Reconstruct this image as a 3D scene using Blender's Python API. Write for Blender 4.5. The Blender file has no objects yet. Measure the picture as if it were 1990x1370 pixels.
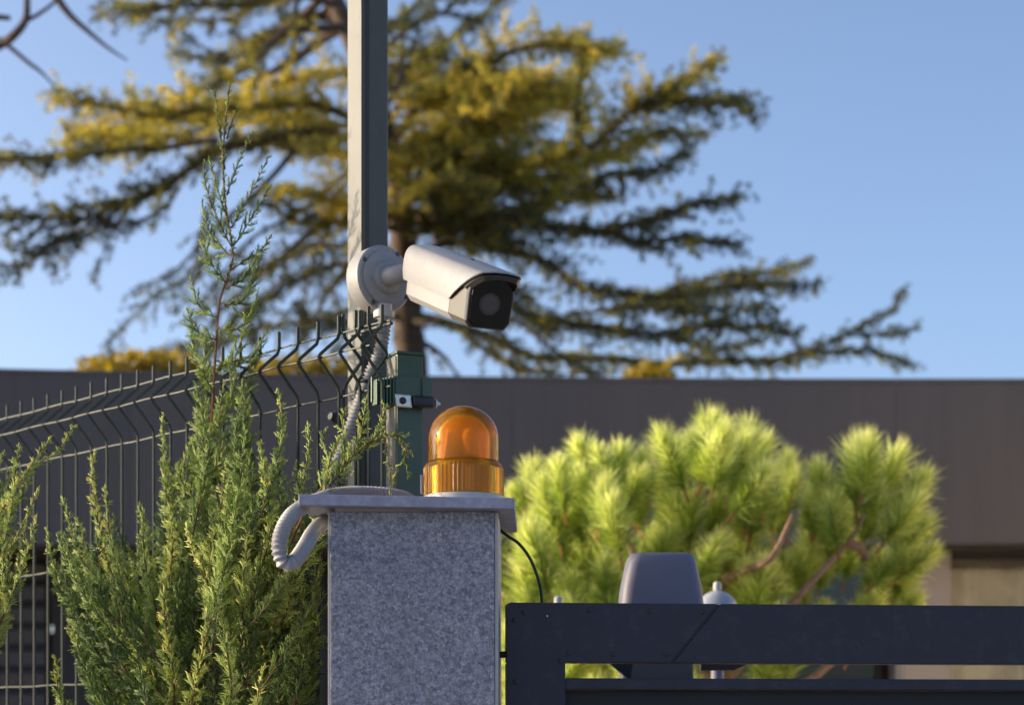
import bpy, bmesh, math, random
import numpy as np
from mathutils import Vector, Matrix, noise

# ------------------------------------------------------------------ camera, sky, sun, exposure
SC = bpy.context.scene
COL = SC.collection
EYE = 1.6                      # camera height above the driveway
FPX = 3850.0                   # focal length in photograph pixels (photo 1990 px wide)
HORIZON = 1446.0               # row of the horizon in the photograph

cam_d = bpy.data.cameras.new('camera')
cam = bpy.data.objects.new('camera', cam_d)
COL.objects.link(cam)
cam.location = (0, 0, EYE)
cam.rotation_euler = (math.radians(90), 0, 0)
cam_d.sensor_width = 36.0
cam_d.lens = FPX / 1990.0 * 36.0
cam_d.shift_y = (HORIZON - 685.0) / 1990.0
cam_d.clip_start = 0.05
cam_d.clip_end = 3000
cam_d.dof.use_dof = True
cam_d.dof.focus_distance = 3.62
cam_d.dof.aperture_fstop = 4.3
cam_d.dof.aperture_blades = 0
SC.camera = cam

SUN_DIR = Vector((-0.97, 0.12, 0.0)).normalized()
SUN_EL = math.radians(14.0)
SUN_AZ = math.atan2(SUN_DIR.x, SUN_DIR.y)      # from +Y towards +X
world = bpy.data.worlds.new('World')
SC.world = world
world.use_nodes = True
wn = world.node_tree.nodes
wl = world.node_tree.links
wn.clear()
w_out = wn.new('ShaderNodeOutputWorld')
w_bg = wn.new('ShaderNodeBackground')
w_sky = wn.new('ShaderNodeTexSky')
w_sky.sky_type = 'NISHITA'
w_sky.sun_disc = False
w_sky.sun_elevation = SUN_EL
w_sky.sun_rotation = SUN_AZ
w_sky.altitude = 0
w_sky.air_density = 0.6
w_sky.dust_density = 2.8
w_sky.ozone_density = 1.6
w_bg.inputs['Strength'].default_value = 0.15
wl.new(w_sky.outputs[0], w_bg.inputs[0])
wl.new(w_bg.outputs[0], w_out.inputs[0])

sun_d = bpy.data.lights.new('sun', 'SUN')
sun_d.energy = 2.5
sun_d.angle = math.radians(0.5)
sun_d.color = (1.0, 0.81, 0.56)
sun = bpy.data.objects.new('sun', sun_d)
COL.objects.link(sun)
to_sun = Vector((SUN_DIR.x * math.cos(SUN_EL), SUN_DIR.y * math.cos(SUN_EL), math.sin(SUN_EL)))
sun.rotation_euler = to_sun.to_track_quat('Z', 'Y').to_euler()
sun.location = (-20, 0, 12)

SC.view_settings.view_transform = 'Standard'
SC.view_settings.look = 'None'
SC.view_settings.gamma = 1.0
SC.view_settings.use_curve_mapping = False
SC.view_settings.exposure = 1.13
SC.render.engine = 'CYCLES'
SC.cycles.max_bounces = 10
SC.cycles.transparent_max_bounces = 12
SC.cycles.use_denoising = True

# ------------------------------------------------------------------ helpers
def P(x, y, d):
    """point whose image is column x, row y of the photograph, at depth d metres"""
    return Vector(((x - 995.0) / FPX * d, d, EYE + (HORIZON - y) / FPX * d))

def tag(o, label=None, cat=None, group=None, kind=None):
    if label: o['label'] = label
    if cat: o['category'] = cat
    if group: o['group'] = group
    if kind: o['kind'] = kind
    return o

def thing(name, label, cat, loc=(0, 0, 0), group=None):
    o = bpy.data.objects.new(name, None)
    o.empty_display_size = 0.1
    COL.objects.link(o)
    o.location = loc
    return tag(o, label, cat, group)

def root_loc(o):
    v = Vector((0, 0, 0))
    while o is not None:
        v = v + Vector(o.location)
        o = o.parent
    return v

def link_mesh(name, me, mats, parent=None, smooth=False, loc=None):
    """mesh in world coordinates -> object; shifted under its parent"""
    if not isinstance(mats, (list, tuple)):
        mats = [mats]
    for m in mats:
        me.materials.append(m)
    if parent is not None:
        me.transform(Matrix.Translation(-root_loc(parent)))
    if smooth:
        me.polygons.foreach_set('use_smooth', [True] * len(me.polygons))
        me.set_sharp_from_angle(angle=math.radians(38))
    o = bpy.data.objects.new(name, me)
    COL.objects.link(o)
    if parent is not None:
        o.parent = parent
    return o

class MB:
    """collects geometry for ONE mesh object"""
    def __init__(self):
        self.bm = bmesh.new()
    def box(self, c, size, ax=None, bev=0.0, seg=2):
        t = bmesh.new()
        bmesh.ops.create_cube(t, size=1.0)
        bmesh.ops.scale(t, vec=size, verts=t.verts)
        if bev > 0:
            bmesh.ops.bevel(t, geom=t.edges[:], offset=bev, segments=seg, affect='EDGES', profile=0.6)
        M = Matrix.Identity(4)
        if ax is not None:
            for i in range(3):
                M[0][i], M[1][i], M[2][i] = ax[i]
        M.translation = Vector(c)
        t.transform(M)
        self._merge(t)
        return self
    def _merge(self, t):
        me = bpy.data.meshes.new('tmp')
        t.to_mesh(me)
        t.free()
        self.bm.from_mesh(me)
        bpy.data.meshes.remove(me)
    def loft(self, rings, caps=True, closed=True):
        rv = [[self.bm.verts.new(p) for p in r] for r in rings]
        n = len(rv[0])
        for a, b in zip(rv[:-1], rv[1:]):
            for i in range(n if closed else n - 1):
                j = (i + 1) % n
                self.bm.faces.new((a[i], a[j], b[j], b[i]))
        if caps and closed:
            self.bm.faces.new(rv[0][::-1])
            self.bm.faces.new(rv[-1])
        return self
    def tube(self, pts, rad, n=10, caps=True):
        pts = [Vector(p) for p in pts]
        if not hasattr(rad, '__len__'):
            rad = [rad] * len(pts)
        T = []
        for i in range(len(pts)):
            a, b = pts[max(0, i - 1)], pts[min(len(pts) - 1, i + 1)]
            T.append((b - a).normalized())
        ref = Vector((0, 0, 1)) if abs(T[0].z) < 0.9 else Vector((1, 0, 0))
        u = (ref - T[0] * ref.dot(T[0])).normalized()
        rings = []
        for p, t, r in zip(pts, T, rad):
            u = (u - t * u.dot(t)).normalized()
            v = t.cross(u)
            rings.append([p + (u * math.cos(2 * math.pi * k / n) + v * math.sin(2 * math.pi * k / n)) * r for k in range(n)])
        return self.loft(rings, caps)
    def lathe(self, prof, c, n=48, axis=None, wob=None, caps=True):
        """prof: (radius, height) pairs along axis (default z)"""
        c = Vector(c)
        if axis is None:
            w, u, v = Vector((0, 0, 1)), Vector((1, 0, 0)), Vector((0, 1, 0))
        else:
            w = Vector(axis).normalized()
            ref = Vector((0, 0, 1)) if abs(w.z) < 0.9 else Vector((1, 0, 0))
            u = ref.cross(w).normalized()
            v = w.cross(u)
        rings = []
        for k, (r, h) in enumerate(prof):
            rings.append([c + w * h + (u * math.cos(2 * math.pi * i / n) + v * math.sin(2 * math.pi * i / n)) * max(1e-5, r * (wob(i, k) if wob else 1.0)) for i in range(n)])
        return self.loft(rings, caps)
    def ngon_prism(self, pts, off):
        """polygon pts (world) extruded by vector off"""
        off = Vector(off)
        return self.loft([[Vector(p) for p in pts], [Vector(p) + off for p in pts]])
    def bevel(self, w, seg=2, ang=0.5):
        es = [e for e in self.bm.edges if len(e.link_faces) == 2 and e.calc_face_angle(0) > ang]
        bmesh.ops.bevel(self.bm, geom=es, offset=w, segments=seg, affect='EDGES', profile=0.6)
        return self
    def build(self, name, mat, parent=None, smooth=False):
        bmesh.ops.recalc_face_normals(self.bm, faces=self.bm.faces)
        me = bpy.data.meshes.new(name)
        self.bm.to_mesh(me)
        self.bm.free()
        return link_mesh(name, me, mat, parent, smooth)

def smooth_path(pts, per=12):
    """Catmull-Rom through pts"""
    pts = [Vector(p) for p in pts]
    q = [pts[0] * 2 - pts[1]] + pts + [pts[-1] * 2 - pts[-2]]
    out = []
    for i in range(1, len(q) - 2):
        for k in range(per):
            t = k / per
            a, b, c, d = q[i - 1], q[i], q[i + 1], q[i + 2]
            out.append(0.5 * ((2 * b) + (c - a) * t + (2 * a - 5 * b + 4 * c - d) * t * t + (3 * b - a - 3 * c + d) * t ** 3))
    out.append(pts[-1])
    return out

def resample(pts, step):
    pts = [Vector(p) for p in pts]
    out, acc = [pts[0]], 0.0
    for a, b in zip(pts[:-1], pts[1:]):
        L = (b - a).length
        d = step - acc
        while d <= L:
            out.append(a.lerp(b, d / L))
            d += step
        acc = L - (d - step)
    return out

# ---- materials
def new_mat(name):
    m = bpy.data.materials.new(name)
    m.use_nodes = True
    nt = m.node_tree
    b = nt.nodes['Principled BSDF']
    return m, nt, b

def ramp(nt, stops):
    r = nt.nodes.new('ShaderNodeValToRGB')
    el = r.color_ramp.elements
    while len(el) < len(stops):
        el.new(0.5)
    for e, (p, c) in zip(el, stops):
        e.position = p
        e.color = (*c, 1)
    return r

def add_streaks(nt, tc, colout, amount, fx=9.0, fz=0.45):
    """uneven vertical run marks left by rain"""
    mp = nt.nodes.new('ShaderNodeMapping')
    mp.inputs['Scale'].default_value = (fx, fx, fz)
    nt.links.new(tc.outputs['Object'], mp.inputs['Vector'])
    n = nt.nodes.new('ShaderNodeTexNoise')
    n.inputs['Scale'].default_value = 1.0
    n.inputs['Detail'].default_value = 7
    n.inputs['Roughness'].default_value = 0.7
    nt.links.new(mp.outputs['Vector'], n.inputs['Vector'])
    r = ramp(nt, [(0.30, (1 - amount,) * 3), (0.5, (1, 1, 1)), (0.72, (1 + amount * .7,) * 3)])
    nt.links.new(n.outputs['Fac'], r.inputs['Fac'])
    mu = nt.nodes.new('ShaderNodeMixRGB')
    mu.blend_type = 'MULTIPLY'
    mu.inputs['Fac'].default_value = 1.0
    nt.links.new(colout, mu.inputs['Color1'])
    nt.links.new(r.outputs['Color'], mu.inputs['Color2'])
    return mu.outputs['Color']

def paint(name, col, rough=0.45, metal=0.0, var=0.12, scale=9.0, bump=0.0, bscale=220.0, spec=0.5, coat=0.0, dirt=None, streak=0.0):
    """painted / plastic / metal surface with faint mottling, grain and grime"""
    m, nt, b = new_mat(name)
    tc = nt.nodes.new('ShaderNodeTexCoord')
    n1 = nt.nodes.new('ShaderNodeTexNoise')
    n1.inputs['Scale'].default_value = scale
    n1.inputs['Detail'].default_value = 6
    n1.inputs['Roughness'].default_value = 0.65
    nt.links.new(tc.outputs['Object'], n1.inputs['Vector'])
    lo = tuple(max(0.0, c * (1 - var)) for c in col)
    hi = tuple(min(1.0, c * (1 + var)) for c in col)
    r = ramp(nt, [(0.3, lo), (0.7, hi)])
    nt.links.new(n1.outputs['Fac'], r.inputs['Fac'])
    colout = r.outputs['Color']
    if dirt is not None:
        n3 = nt.nodes.new('ShaderNodeTexNoise')
        n3.inputs['Scale'].default_value = scale * 4
        n3.inputs['Detail'].default_value = 10
        n3.inputs['Roughness'].default_value = 0.75
        nt.links.new(tc.outputs['Object'], n3.inputs['Vector'])
        rr = ramp(nt, [(0.52, (0, 0, 0)), (0.75, (1, 1, 1))])
        nt.links.new(n3.outputs['Fac'], rr.inputs['Fac'])
        mx = nt.nodes.new('ShaderNodeMixRGB')
        mx.inputs['Color2'].default_value = (*dirt, 1)
        nt.links.new(rr.outputs['Color'], mx.inputs['Fac'])
        nt.links.new(colout, mx.inputs['Color1'])
        colout = mx.outputs['Color']
    if streak > 0:
        colout = add_streaks(nt, tc, colout, streak)
    nt.links.new(colout, b.inputs['Base Color'])
    b.inputs['Metallic'].default_value = metal
    b.inputs['Specular IOR Level'].default_value = spec
    b.inputs['Coat Weight'].default_value = coat
    rr2 = nt.nodes.new('ShaderNodeMapRange')
    rr2.inputs['To Min'].default_value = max(0.02, rough - 0.08)
    rr2.inputs['To Max'].default_value = min(1.0, rough + 0.1)
    nt.links.new(n1.outputs['Fac'], rr2.inputs['Value'])
    nt.links.new(rr2.outputs['Result'], b.inputs['Roughness'])
    if bump > 0:
        n2 = nt.nodes.new('ShaderNodeTexNoise')
        n2.inputs['Scale'].default_value = bscale
        n2.inputs['Detail'].default_value = 4
        nt.links.new(tc.outputs['Object'], n2.inputs['Vector'])
        bp = nt.nodes.new('ShaderNodeBump')
        bp.inputs['Strength'].default_value = bump
        bp.inputs['Distance'].default_value = 0.002
        nt.links.new(n2.outputs['Fac'], bp.inputs['Height'])
        nt.links.new(bp.outputs['Normal'], b.inputs['Normal'])
    return m

def leaf_mat(name, stops, trans=0.35, rough=0.55, spec=0.35):
    """leaf surface: colour from the per-face attribute 'tint', part of the light passes through"""
    m, nt, b = new_mat(name)
    at = nt.nodes.new('ShaderNodeAttribute')
    at.attribute_name = 'tint'
    r = ramp(nt, stops)
    nt.links.new(at.outputs['Fac'], r.inputs['Fac'])
    nt.links.new(r.outputs['Color'], b.inputs['Base Color'])
    b.inputs['Roughness'].default_value = rough
    b.inputs['Specular IOR Level'].default_value = spec
    tr = nt.nodes.new('ShaderNodeBsdfTranslucent')
    hs = nt.nodes.new('ShaderNodeHueSaturation')
    hs.inputs['Saturation'].default_value = 1.15
    hs.inputs['Value'].default_value = 1.5
    nt.links.new(r.outputs['Color'], hs.inputs['Color'])
    nt.links.new(hs.outputs['Color'], tr.inputs['Color'])
    mx = nt.nodes.new('ShaderNodeMixShader')
    mx.inputs['Fac'].default_value = trans
    nt.links.new(b.outputs[0], mx.inputs[1])
    nt.links.new(tr.outputs[0], mx.inputs[2])
    nt.links.new(mx.outputs[0], nt.nodes['Material Output'].inputs['Surface'])
    return m

def bark(name, c1, c2, scale=40):
    m, nt, b = new_mat(name)
    tc = nt.nodes.new('ShaderNodeTexCoord')
    n1 = nt.nodes.new('ShaderNodeTexNoise')
    n1.inputs['Scale'].default_value = scale
    n1.inputs['Detail'].default_value = 8
    n1.inputs['Roughness'].default_value = 0.7
    nt.links.new(tc.outputs['Object'], n1.inputs['Vector'])
    r = ramp(nt, [(0.3, c1), (0.7, c2)])
    nt.links.new(n1.outputs['Fac'], r.inputs['Fac'])
    nt.links.new(r.outputs['Color'], b.inputs['Base Color'])
    b.inputs['Roughness'].default_value = 0.9
    bp = nt.nodes.new('ShaderNodeBump')
    bp.inputs['Strength'].default_value = 0.6
    bp.inputs['Distance'].default_value = 0.01
    nt.links.new(n1.outputs['Fac'], bp.inputs['Height'])
    nt.links.new(bp.outputs['Normal'], b.inputs['Normal'])
    return m

def granite():
    m, nt, b = new_mat('granite')
    tc = nt.nodes.new('ShaderNodeTexCoord')
    def nz(scale, detail, rough=0.6):
        n = nt.nodes.new('ShaderNodeTexNoise')
        n.inputs['Scale'].default_value = scale
        n.inputs['Detail'].default_value = detail
        n.inputs['Roughness'].default_value = rough
        nt.links.new(tc.outputs['Object'], n.inputs['Vector'])
        return n
    big = nz(17, 6)
    mid = nz(210, 6, 0.85)
    v = nt.nodes.new('ShaderNodeTexVoronoi')
    v.inputs['Scale'].default_value = 170
    nt.links.new(tc.outputs['Object'], v.inputs['Vector'])
    r1 = ramp(nt, [(0.30, (0.080, 0.086, 0.110)), (0.5, (0.20, 0.208, 0.255)), (0.70, (0.44, 0.44, 0.50))])
    nt.links.new(mid.outputs['Fac'], r1.inputs['Fac'])
    r2 = ramp(nt, [(0.0, (0.55, 0.55, 0.57)), (0.5, (1, 1, 1)), (1.0, (1.35, 1.35, 1.35))])
    sep = nt.nodes.new('ShaderNodeSeparateColor')
    nt.links.new(v.outputs['Color'], sep.inputs[0])
    nt.links.new(sep.outputs[0], r2.inputs['Fac'])
    mu = nt.nodes.new('ShaderNodeMixRGB')
    mu.blend_type = 'MULTIPLY'
    mu.inputs['Fac'].default_value = 0.8
    nt.links.new(r1.outputs['Color'], mu.inputs['Color1'])
    nt.links.new(r2.outputs['Color'], mu.inputs['Color2'])
    r3 = ramp(nt, [(0.3, (0.86, 0.88, 0.91)), (0.7, (1.10, 1.08, 1.06))])
    nt.links.new(big.outputs['Fac'], r3.inputs['Fac'])
    mu2 = nt.nodes.new('ShaderNodeMixRGB')
    mu2.blend_type = 'MULTIPLY'
    mu2.inputs['Fac'].default_value = 1.0
    nt.links.new(mu.outputs['Color'], mu2.inputs['Color1'])
    nt.links.new(r3.outputs['Color'], mu2.inputs['Color2'])
    nt.links.new(add_streaks(nt, tc, mu2.outputs['Color'], 0.12, 26.0, 1.6), b.inputs['Base Color'])
    b.inputs['Roughness'].default_value = 0.6
    bp = nt.nodes.new('ShaderNodeBump')
    bp.inputs['Strength'].default_value = 0.25
    bp.inputs['Distance'].default_value = 0.0006
    nt.links.new(mid.outputs['Fac'], bp.inputs['Height'])
    nt.links.new(bp.outputs['Normal'], b.inputs['Normal'])
    return m

def amber():
    m, nt, b = new_mat('amber_plastic')
    out = nt.nodes['Material Output']
    tp = nt.nodes.new('ShaderNodeBsdfTransparent')
    tp.inputs[0].default_value = (1.0, 0.74, 0.17, 1)
    tr = nt.nodes.new('ShaderNodeBsdfTranslucent')
    tr.inputs[0].default_value = (1.0, 0.55, 0.03, 1)
    df = nt.nodes.new('ShaderNodeBsdfDiffuse')
    df.inputs[0].default_value = (1.0, 0.47, 0.012, 1)
    gl = nt.nodes.new('ShaderNodeBsdfGlossy')
    gl.inputs['Roughness'].default_value = 0.09
    mx0 = nt.nodes.new('ShaderNodeMixShader'); mx0.inputs[0].default_value = 0.4
    nt.links.new(tr.outputs[0], mx0.inputs[1]); nt.links.new(df.outputs[0], mx0.inputs[2])
    mx1 = nt.nodes.new('ShaderNodeMixShader'); mx1.inputs[0].default_value = 0.38
    nt.links.new(tp.outputs[0], mx1.inputs[1]); nt.links.new(mx0.outputs[0], mx1.inputs[2])
    fr = nt.nodes.new('ShaderNodeFresnel'); fr.inputs[0].default_value = 1.32
    mx2 = nt.nodes.new('ShaderNodeMixShader')
    nt.links.new(fr.outputs[0], mx2.inputs[0])
    nt.links.new(mx1.outputs[0], mx2.inputs[1]); nt.links.new(gl.outputs[0], mx2.inputs[2])
    nt.links.new(mx2.outputs[0], out.inputs['Surface'])
    return m

M = {}
M['granite'] = granite()
M['slab_edge'] = paint('slab_edge', (0.42, 0.41, 0.39), 0.7, bump=0.3, bscale=300, dirt=(0.3, 0.28, 0.25))
M['cap_stone'] = paint('cap_stone', (0.245, 0.255, 0.345), 0.6, var=0.25, scale=60, bump=0.4, bscale=260, dirt=(0.15, 0.15, 0.17))
M['white'] = paint('white_metal', (0.255, 0.255, 0.262), 0.5, var=0.05, scale=14, bump=0.05, dirt=(0.185, 0.178, 0.165))
M['white_plastic'] = paint('white_plastic', (0.46, 0.455, 0.44), 0.5, var=0.08, scale=30, dirt=(0.34, 0.32, 0.28))
M['conduit'] = paint('conduit_plastic', (0.30, 0.295, 0.31), 0.5, var=0.08, scale=25, dirt=(0.30, 0.28, 0.25))
M['camera_bezel'] = paint('camera_bezel', (0.018, 0.017, 0.018), 0.35, var=0.2)
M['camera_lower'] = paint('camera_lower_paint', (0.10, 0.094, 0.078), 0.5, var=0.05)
M['screw'] = paint('dark_screw', (0.06, 0.06, 0.065), 0.4, metal=0.6)
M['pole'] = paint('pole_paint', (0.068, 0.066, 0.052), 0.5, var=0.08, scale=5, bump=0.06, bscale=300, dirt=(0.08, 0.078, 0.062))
M['sunlit_tone'] = paint('sunlit_tone', (0.125, 0.13, 0.115), 0.6, var=0.08, scale=5, bump=0.06, bscale=300, dirt=(0.10, 0.105, 0.092))  # paler post colour standing in for sunlight on the left faces
M['green'] = paint('green_paint', (0.045, 0.088, 0.056), 0.42, var=0.15, scale=12, bump=0.08, dirt=(0.05, 0.085, 0.07))
M['wire'] = paint('green_wire', (0.03, 0.043, 0.036), 0.5, var=0.2, scale=30, spec=0.25)
M['black'] = paint('black_plastic', (0.015, 0.015, 0.016), 0.45, var=0.2)
M['zinc'] = paint('zinc_metal', (0.62, 0.60, 0.55), 0.38, metal=0.85, var=0.15, scale=60)
M['gate'] = paint('gate_paint', (0.0135, 0.0142, 0.029), 0.5, var=0.12, scale=7, bump=0.08, bscale=350, dirt=(0.035, 0.035, 0.045), streak=0.15)
M['gate_panel'] = paint('gate_panel_paint', (0.008, 0.009, 0.013), 0.6, var=0.1)
M['cover'] = paint('cover_plastic', (0.15, 0.145, 0.195), 0.55, var=0.05, bump=0.08)
M['fascia'] = paint('fascia_metal', (0.068, 0.063, 0.068), 0.6, var=0.05, scale=1.2, streak=0.12)
M['wall'] = paint('grey_render', (0.12, 0.115, 0.115), 0.85, var=0.1, scale=3)
M['dark_wall'] = paint('dark_cladding', (0.02, 0.02, 0.024), 0.7, var=0.1, scale=3)
M['beige_render'] = paint('beige_render', (0.62, 0.52, 0.40), 0.9, var=0.08, scale=2)
M['column'] = paint('column_render', (0.32, 0.28, 0.25), 0.85, var=0.08, scale=3)
M['slat'] = paint('shutter_slat', (0.07, 0.072, 0.085), 0.5, var=0.08, scale=3)
M['window_frame'] = paint('window_frame', (0.16, 0.14, 0.125), 0.5, var=0.06)
M['curtain'] = paint('curtain_cloth', (0.74, 0.63, 0.48), 0.9, var=0.5, scale=1.3)
M['roof'] = paint('roof_membrane', (0.16, 0.155, 0.15), 0.8, var=0.1, scale=2)
M['soffit'] = paint('soffit_board', (0.05, 0.04, 0.035), 0.8)
M['ground'] = paint('ground_earth', (0.20, 0.17, 0.12), 0.95, var=0.3, scale=0.6)
M['driveway'] = paint('driveway_paving', (0.30, 0.28, 0.25), 0.9, var=0.15, scale=2.5)
M['lamp_globe'] = paint('frosted_globe', (0.32, 0.34, 0.38), 0.35, var=0.04)
M['bark_cedar'] = bark('cedar_bark', (0.05, 0.033, 0.024), (0.14, 0.095, 0.065), 6)
M['bark_pine'] = bark('pine_bark', (0.24, 0.13, 0.075), (0.46, 0.29, 0.18), 40)
M['bark_juniper'] = bark('juniper_bark', (0.09, 0.035, 0.022), (0.20, 0.085, 0.05), 120)
M['bark_bare'] = bark('bare_bark', (0.04, 0.028, 0.025), (0.10, 0.07, 0.06), 20)
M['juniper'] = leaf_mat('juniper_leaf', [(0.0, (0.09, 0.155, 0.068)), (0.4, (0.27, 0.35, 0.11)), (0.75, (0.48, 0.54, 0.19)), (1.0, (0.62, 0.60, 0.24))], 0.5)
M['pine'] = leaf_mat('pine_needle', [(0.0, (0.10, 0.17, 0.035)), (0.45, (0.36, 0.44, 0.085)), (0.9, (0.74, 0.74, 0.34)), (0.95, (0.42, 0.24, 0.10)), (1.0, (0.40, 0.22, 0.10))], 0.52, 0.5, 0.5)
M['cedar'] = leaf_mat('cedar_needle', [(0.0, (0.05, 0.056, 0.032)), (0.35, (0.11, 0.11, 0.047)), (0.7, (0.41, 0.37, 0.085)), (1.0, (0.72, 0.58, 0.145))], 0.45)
M['gold'] = leaf_mat('autumn_leaf', [(0.0, (0.20, 0.15, 0.03)), (1.0, (0.45, 0.33, 0.05))], 0.35)
M['amber'] = amber()
M['diffuser'] = paint('white_diffuser', (0.85, 0.84, 0.80), 0.35, var=0.03)
def glass_dark():
    m, nt, b = new_mat('camera_glass')
    b.inputs['Base Color'].default_value = (0.006, 0.006, 0.007, 1)
    b.inputs['Roughness'].default_value = 0.03
    b.inputs['Specular IOR Level'].default_value = 0.3
    return m
M['glass_dark'] = glass_dark()
def window_glass():
    m, nt, b = new_mat('window_glass')
    tp = nt.nodes.new('ShaderNodeBsdfTransparent')
    tp.inputs[0].default_value = (0.93, 0.95, 0.95, 1)
    gl = nt.nodes.new('ShaderNodeBsdfGlossy')
    gl.inputs['Roughness'].default_value = 0.02
    fr = nt.nodes.new('ShaderNodeFresnel')
    fr.inputs[0].default_value = 1.5
    mx = nt.nodes.new('ShaderNodeMixShader')
    nt.links.new(fr.outputs[0], mx.inputs[0])
    nt.links.new(tp.outputs[0], mx.inputs[1]); nt.links.new(gl.outputs[0], mx.inputs[2])
    nt.links.new(mx.outputs[0], nt.nodes['Material Output'].inputs['Surface'])
    return m
M['window'] = window_glass()
def lens_mat():
    m, nt, b = new_mat('lens_coating')
    b.inputs['Base Color'].default_value = (0.075, 0.068, 0.072, 1)
    b.inputs['Roughness'].default_value = 0.25
    b.inputs['Metallic'].default_value = 0.3
    return m
M['lens'] = lens_mat()

# ------------------------------------------------------------------ foliage engine (numpy)
class Leaves:
    """collects many thin tapered leaves / twigs as triangles, one mesh in the end"""
    def __init__(self):
        self.v, self.f, self.t, self.n = [], [], [], 0
    def cones(self, B, D, L, R, tint):
        """3-sided spikes: base B (N,3), unit direction D, length L, radius R"""
        N = len(B)
        if N == 0: return
        D = D / np.linalg.norm(D, axis=1, keepdims=True)
        ref = np.where(np.abs(D[:, 2:3]) < 0.9, np.array([[0, 0, 1.0]]), np.array([[1.0, 0, 0]]))
        U = np.cross(D, ref); U /= np.linalg.norm(U, axis=1, keepdims=True)
        W = np.cross(D, U)
        R = np.broadcast_to(np.asarray(R, float).reshape(-1, 1), (N, 1))
        L = np.broadcast_to(np.asarray(L, float).reshape(-1, 1), (N, 1))
        V = np.empty((N, 4, 3))
        for k in range(3):
            a = 2 * math.pi * k / 3
            V[:, k] = B + D * L * 0.12 + (U * math.cos(a) + W * math.sin(a)) * R
        V[:, 3] = B + D * L
        base = self.n + 4 * np.arange(N)[:, None]
        F = np.stack([base + np.array([[0, 1, 3]]), base + np.array([[1, 2, 3]]), base + np.array([[2, 0, 3]])], 1).reshape(-1, 3)
        self.v.append(V.reshape(-1, 3)); self.f.append(F)
        self.t.append(np.repeat(np.broadcast_to(np.asarray(tint, float), (N,)), 3))
        self.n += 4 * N
    def blades(self, B, D, L, Wd, tint, rng):
        """single thin triangles with random facing"""
        N = len(B)
        if N == 0: return
        D = D / np.linalg.norm(D, axis=1, keepdims=True)
        r = rng.normal(size=(N, 3))
        S = np.cross(D, r); S /= np.linalg.norm(S, axis=1, keepdims=True)
        L = np.broadcast_to(np.asarray(L, float).reshape(-1, 1), (N, 1))
        Wd = np.broadcast_to(np.asarray(Wd, float).reshape(-1, 1), (N, 1))
        V = np.empty((N, 4, 3))
        V[:, 0] = B - S * Wd * 0.35
        V[:, 1] = B + S * Wd * 0.35
        V[:, 2] = B + D * L * 0.7 + S * Wd * 0.5
        V[:, 3] = B + D * L - S * Wd * 0.1
        base = self.n + 4 * np.arange(N)[:, None]
        F = np.stack([base + np.array([[0, 1, 2]]), base + np.array([[0, 2, 3]])], 1).reshape(-1, 3)
        self.v.append(V.reshape(-1, 3)); self.f.append(F)
        self.t.append(np.repeat(np.broadcast_to(np.asarray(tint, float), (N,)), 2))
        self.n += 4 * N
    def mesh(self, name):
        V = np.concatenate(self.v); F = np.concatenate(self.f); T = np.concatenate(self.t)
        me = bpy.data.meshes.new(name)
        me.vertices.add(len(V)); me.vertices.foreach_set('co', V.astype(np.float32).ravel())
        me.loops.add(F.size); me.loops.foreach_set('vertex_index', F.astype(np.int32).ravel())
        me.polygons.add(len(F))
        me.polygons.foreach_set('loop_start', np.arange(0, F.size, 3, dtype=np.int32))
        me.update(calc_edges=True)
        a = me.attributes.new('tint', 'FLOAT', 'FACE')
        a.data.foreach_set('value', np.clip(T, 0, 1).astype(np.float32))
        return me

def unit(v):
    return v / (np.linalg.norm(v) + 1e-9)

# ------------------------------------------------------------------ ground
g = MB()
g.bm.faces.new([g.bm.verts.new(p) for p in ((-900, -300, 0), (900, -300, 0), (900, 1500, 0), (-900, 1500, 0))])
tag(g.build('ground', M['ground']), kind='structure')
g = MB()
g.bm.faces.new([g.bm.verts.new(p) for p in ((-0.1, 3.9, .004), (9, 3.9, .004), (9, 12.0, .004), (-0.1, 12.0, .004))])
tag(g.build('driveway', M['driveway']), kind='structure')
g = MB()
g.bm.faces.new([g.bm.verts.new(p) for p in ((-30, -8, .004), (30, -8, .004), (30, 3.3, .004), (-30, 3.3, .004))])
tag(g.build('pavement', M['driveway']), kind='structure')

# ------------------------------------------------------------------ building behind
BD = 12.4
def front_y(x):                 # fascia bow added in plan to turn its right end towards the sun
    return BD + 0.055 * (x + 3.2) - 0.0105 * (x + 3.2) ** 2 * (1 if x > -3.2 else 0)
FT = P(0, 725, BD).z
FB = P(0, 1058, BD).z
def roof_z(x):
    return FT - 0.012 * (x + 3.2)
b_root = thing('house', 'low modern house with a plain dark fascia behind the garden', 'house', (0, BD + 3, 0))
xs = np.arange(-12, 12.01, 2.4)
for x0, x1 in zip(xs[:-1], xs[1:]):
    m = MB()
    xx = np.linspace(x0 + .0015, x1 - .0015, 13)
    m.loft([[Vector((x, front_y(x), FB)), Vector((x, front_y(x), roof_z(x))), Vector((x, front_y(x) + .06, roof_z(x))), Vector((x, front_y(x) + .06, FB))] for x in xx])
    m.build('fascia_panel', M['fascia'], b_root)
m = MB()
xx = np.linspace(-12, 12, 41)
m.loft([[Vector((x, front_y(x) - .005, roof_z(x) + .001)), Vector((x, front_y(x) - .005, roof_z(x) + .028)), Vector((x, front_y(x) + .12, roof_z(x) + .028)), Vector((x, front_y(x) + .12, roof_z(x) + .001))] for x in xx])
m.build('coping', M['fascia'], b_root)
m = MB()
m.loft([[Vector((x, front_y(x) + .102, FB + .03)), Vector((x, front_y(x) + .102, FT - .35)), Vector((x, BD + 9, FT - .35)), Vector((x, BD + 9, FB + .03))] for x in xx])
m.build('roof', M['roof'], b_root)
m = MB()
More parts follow.
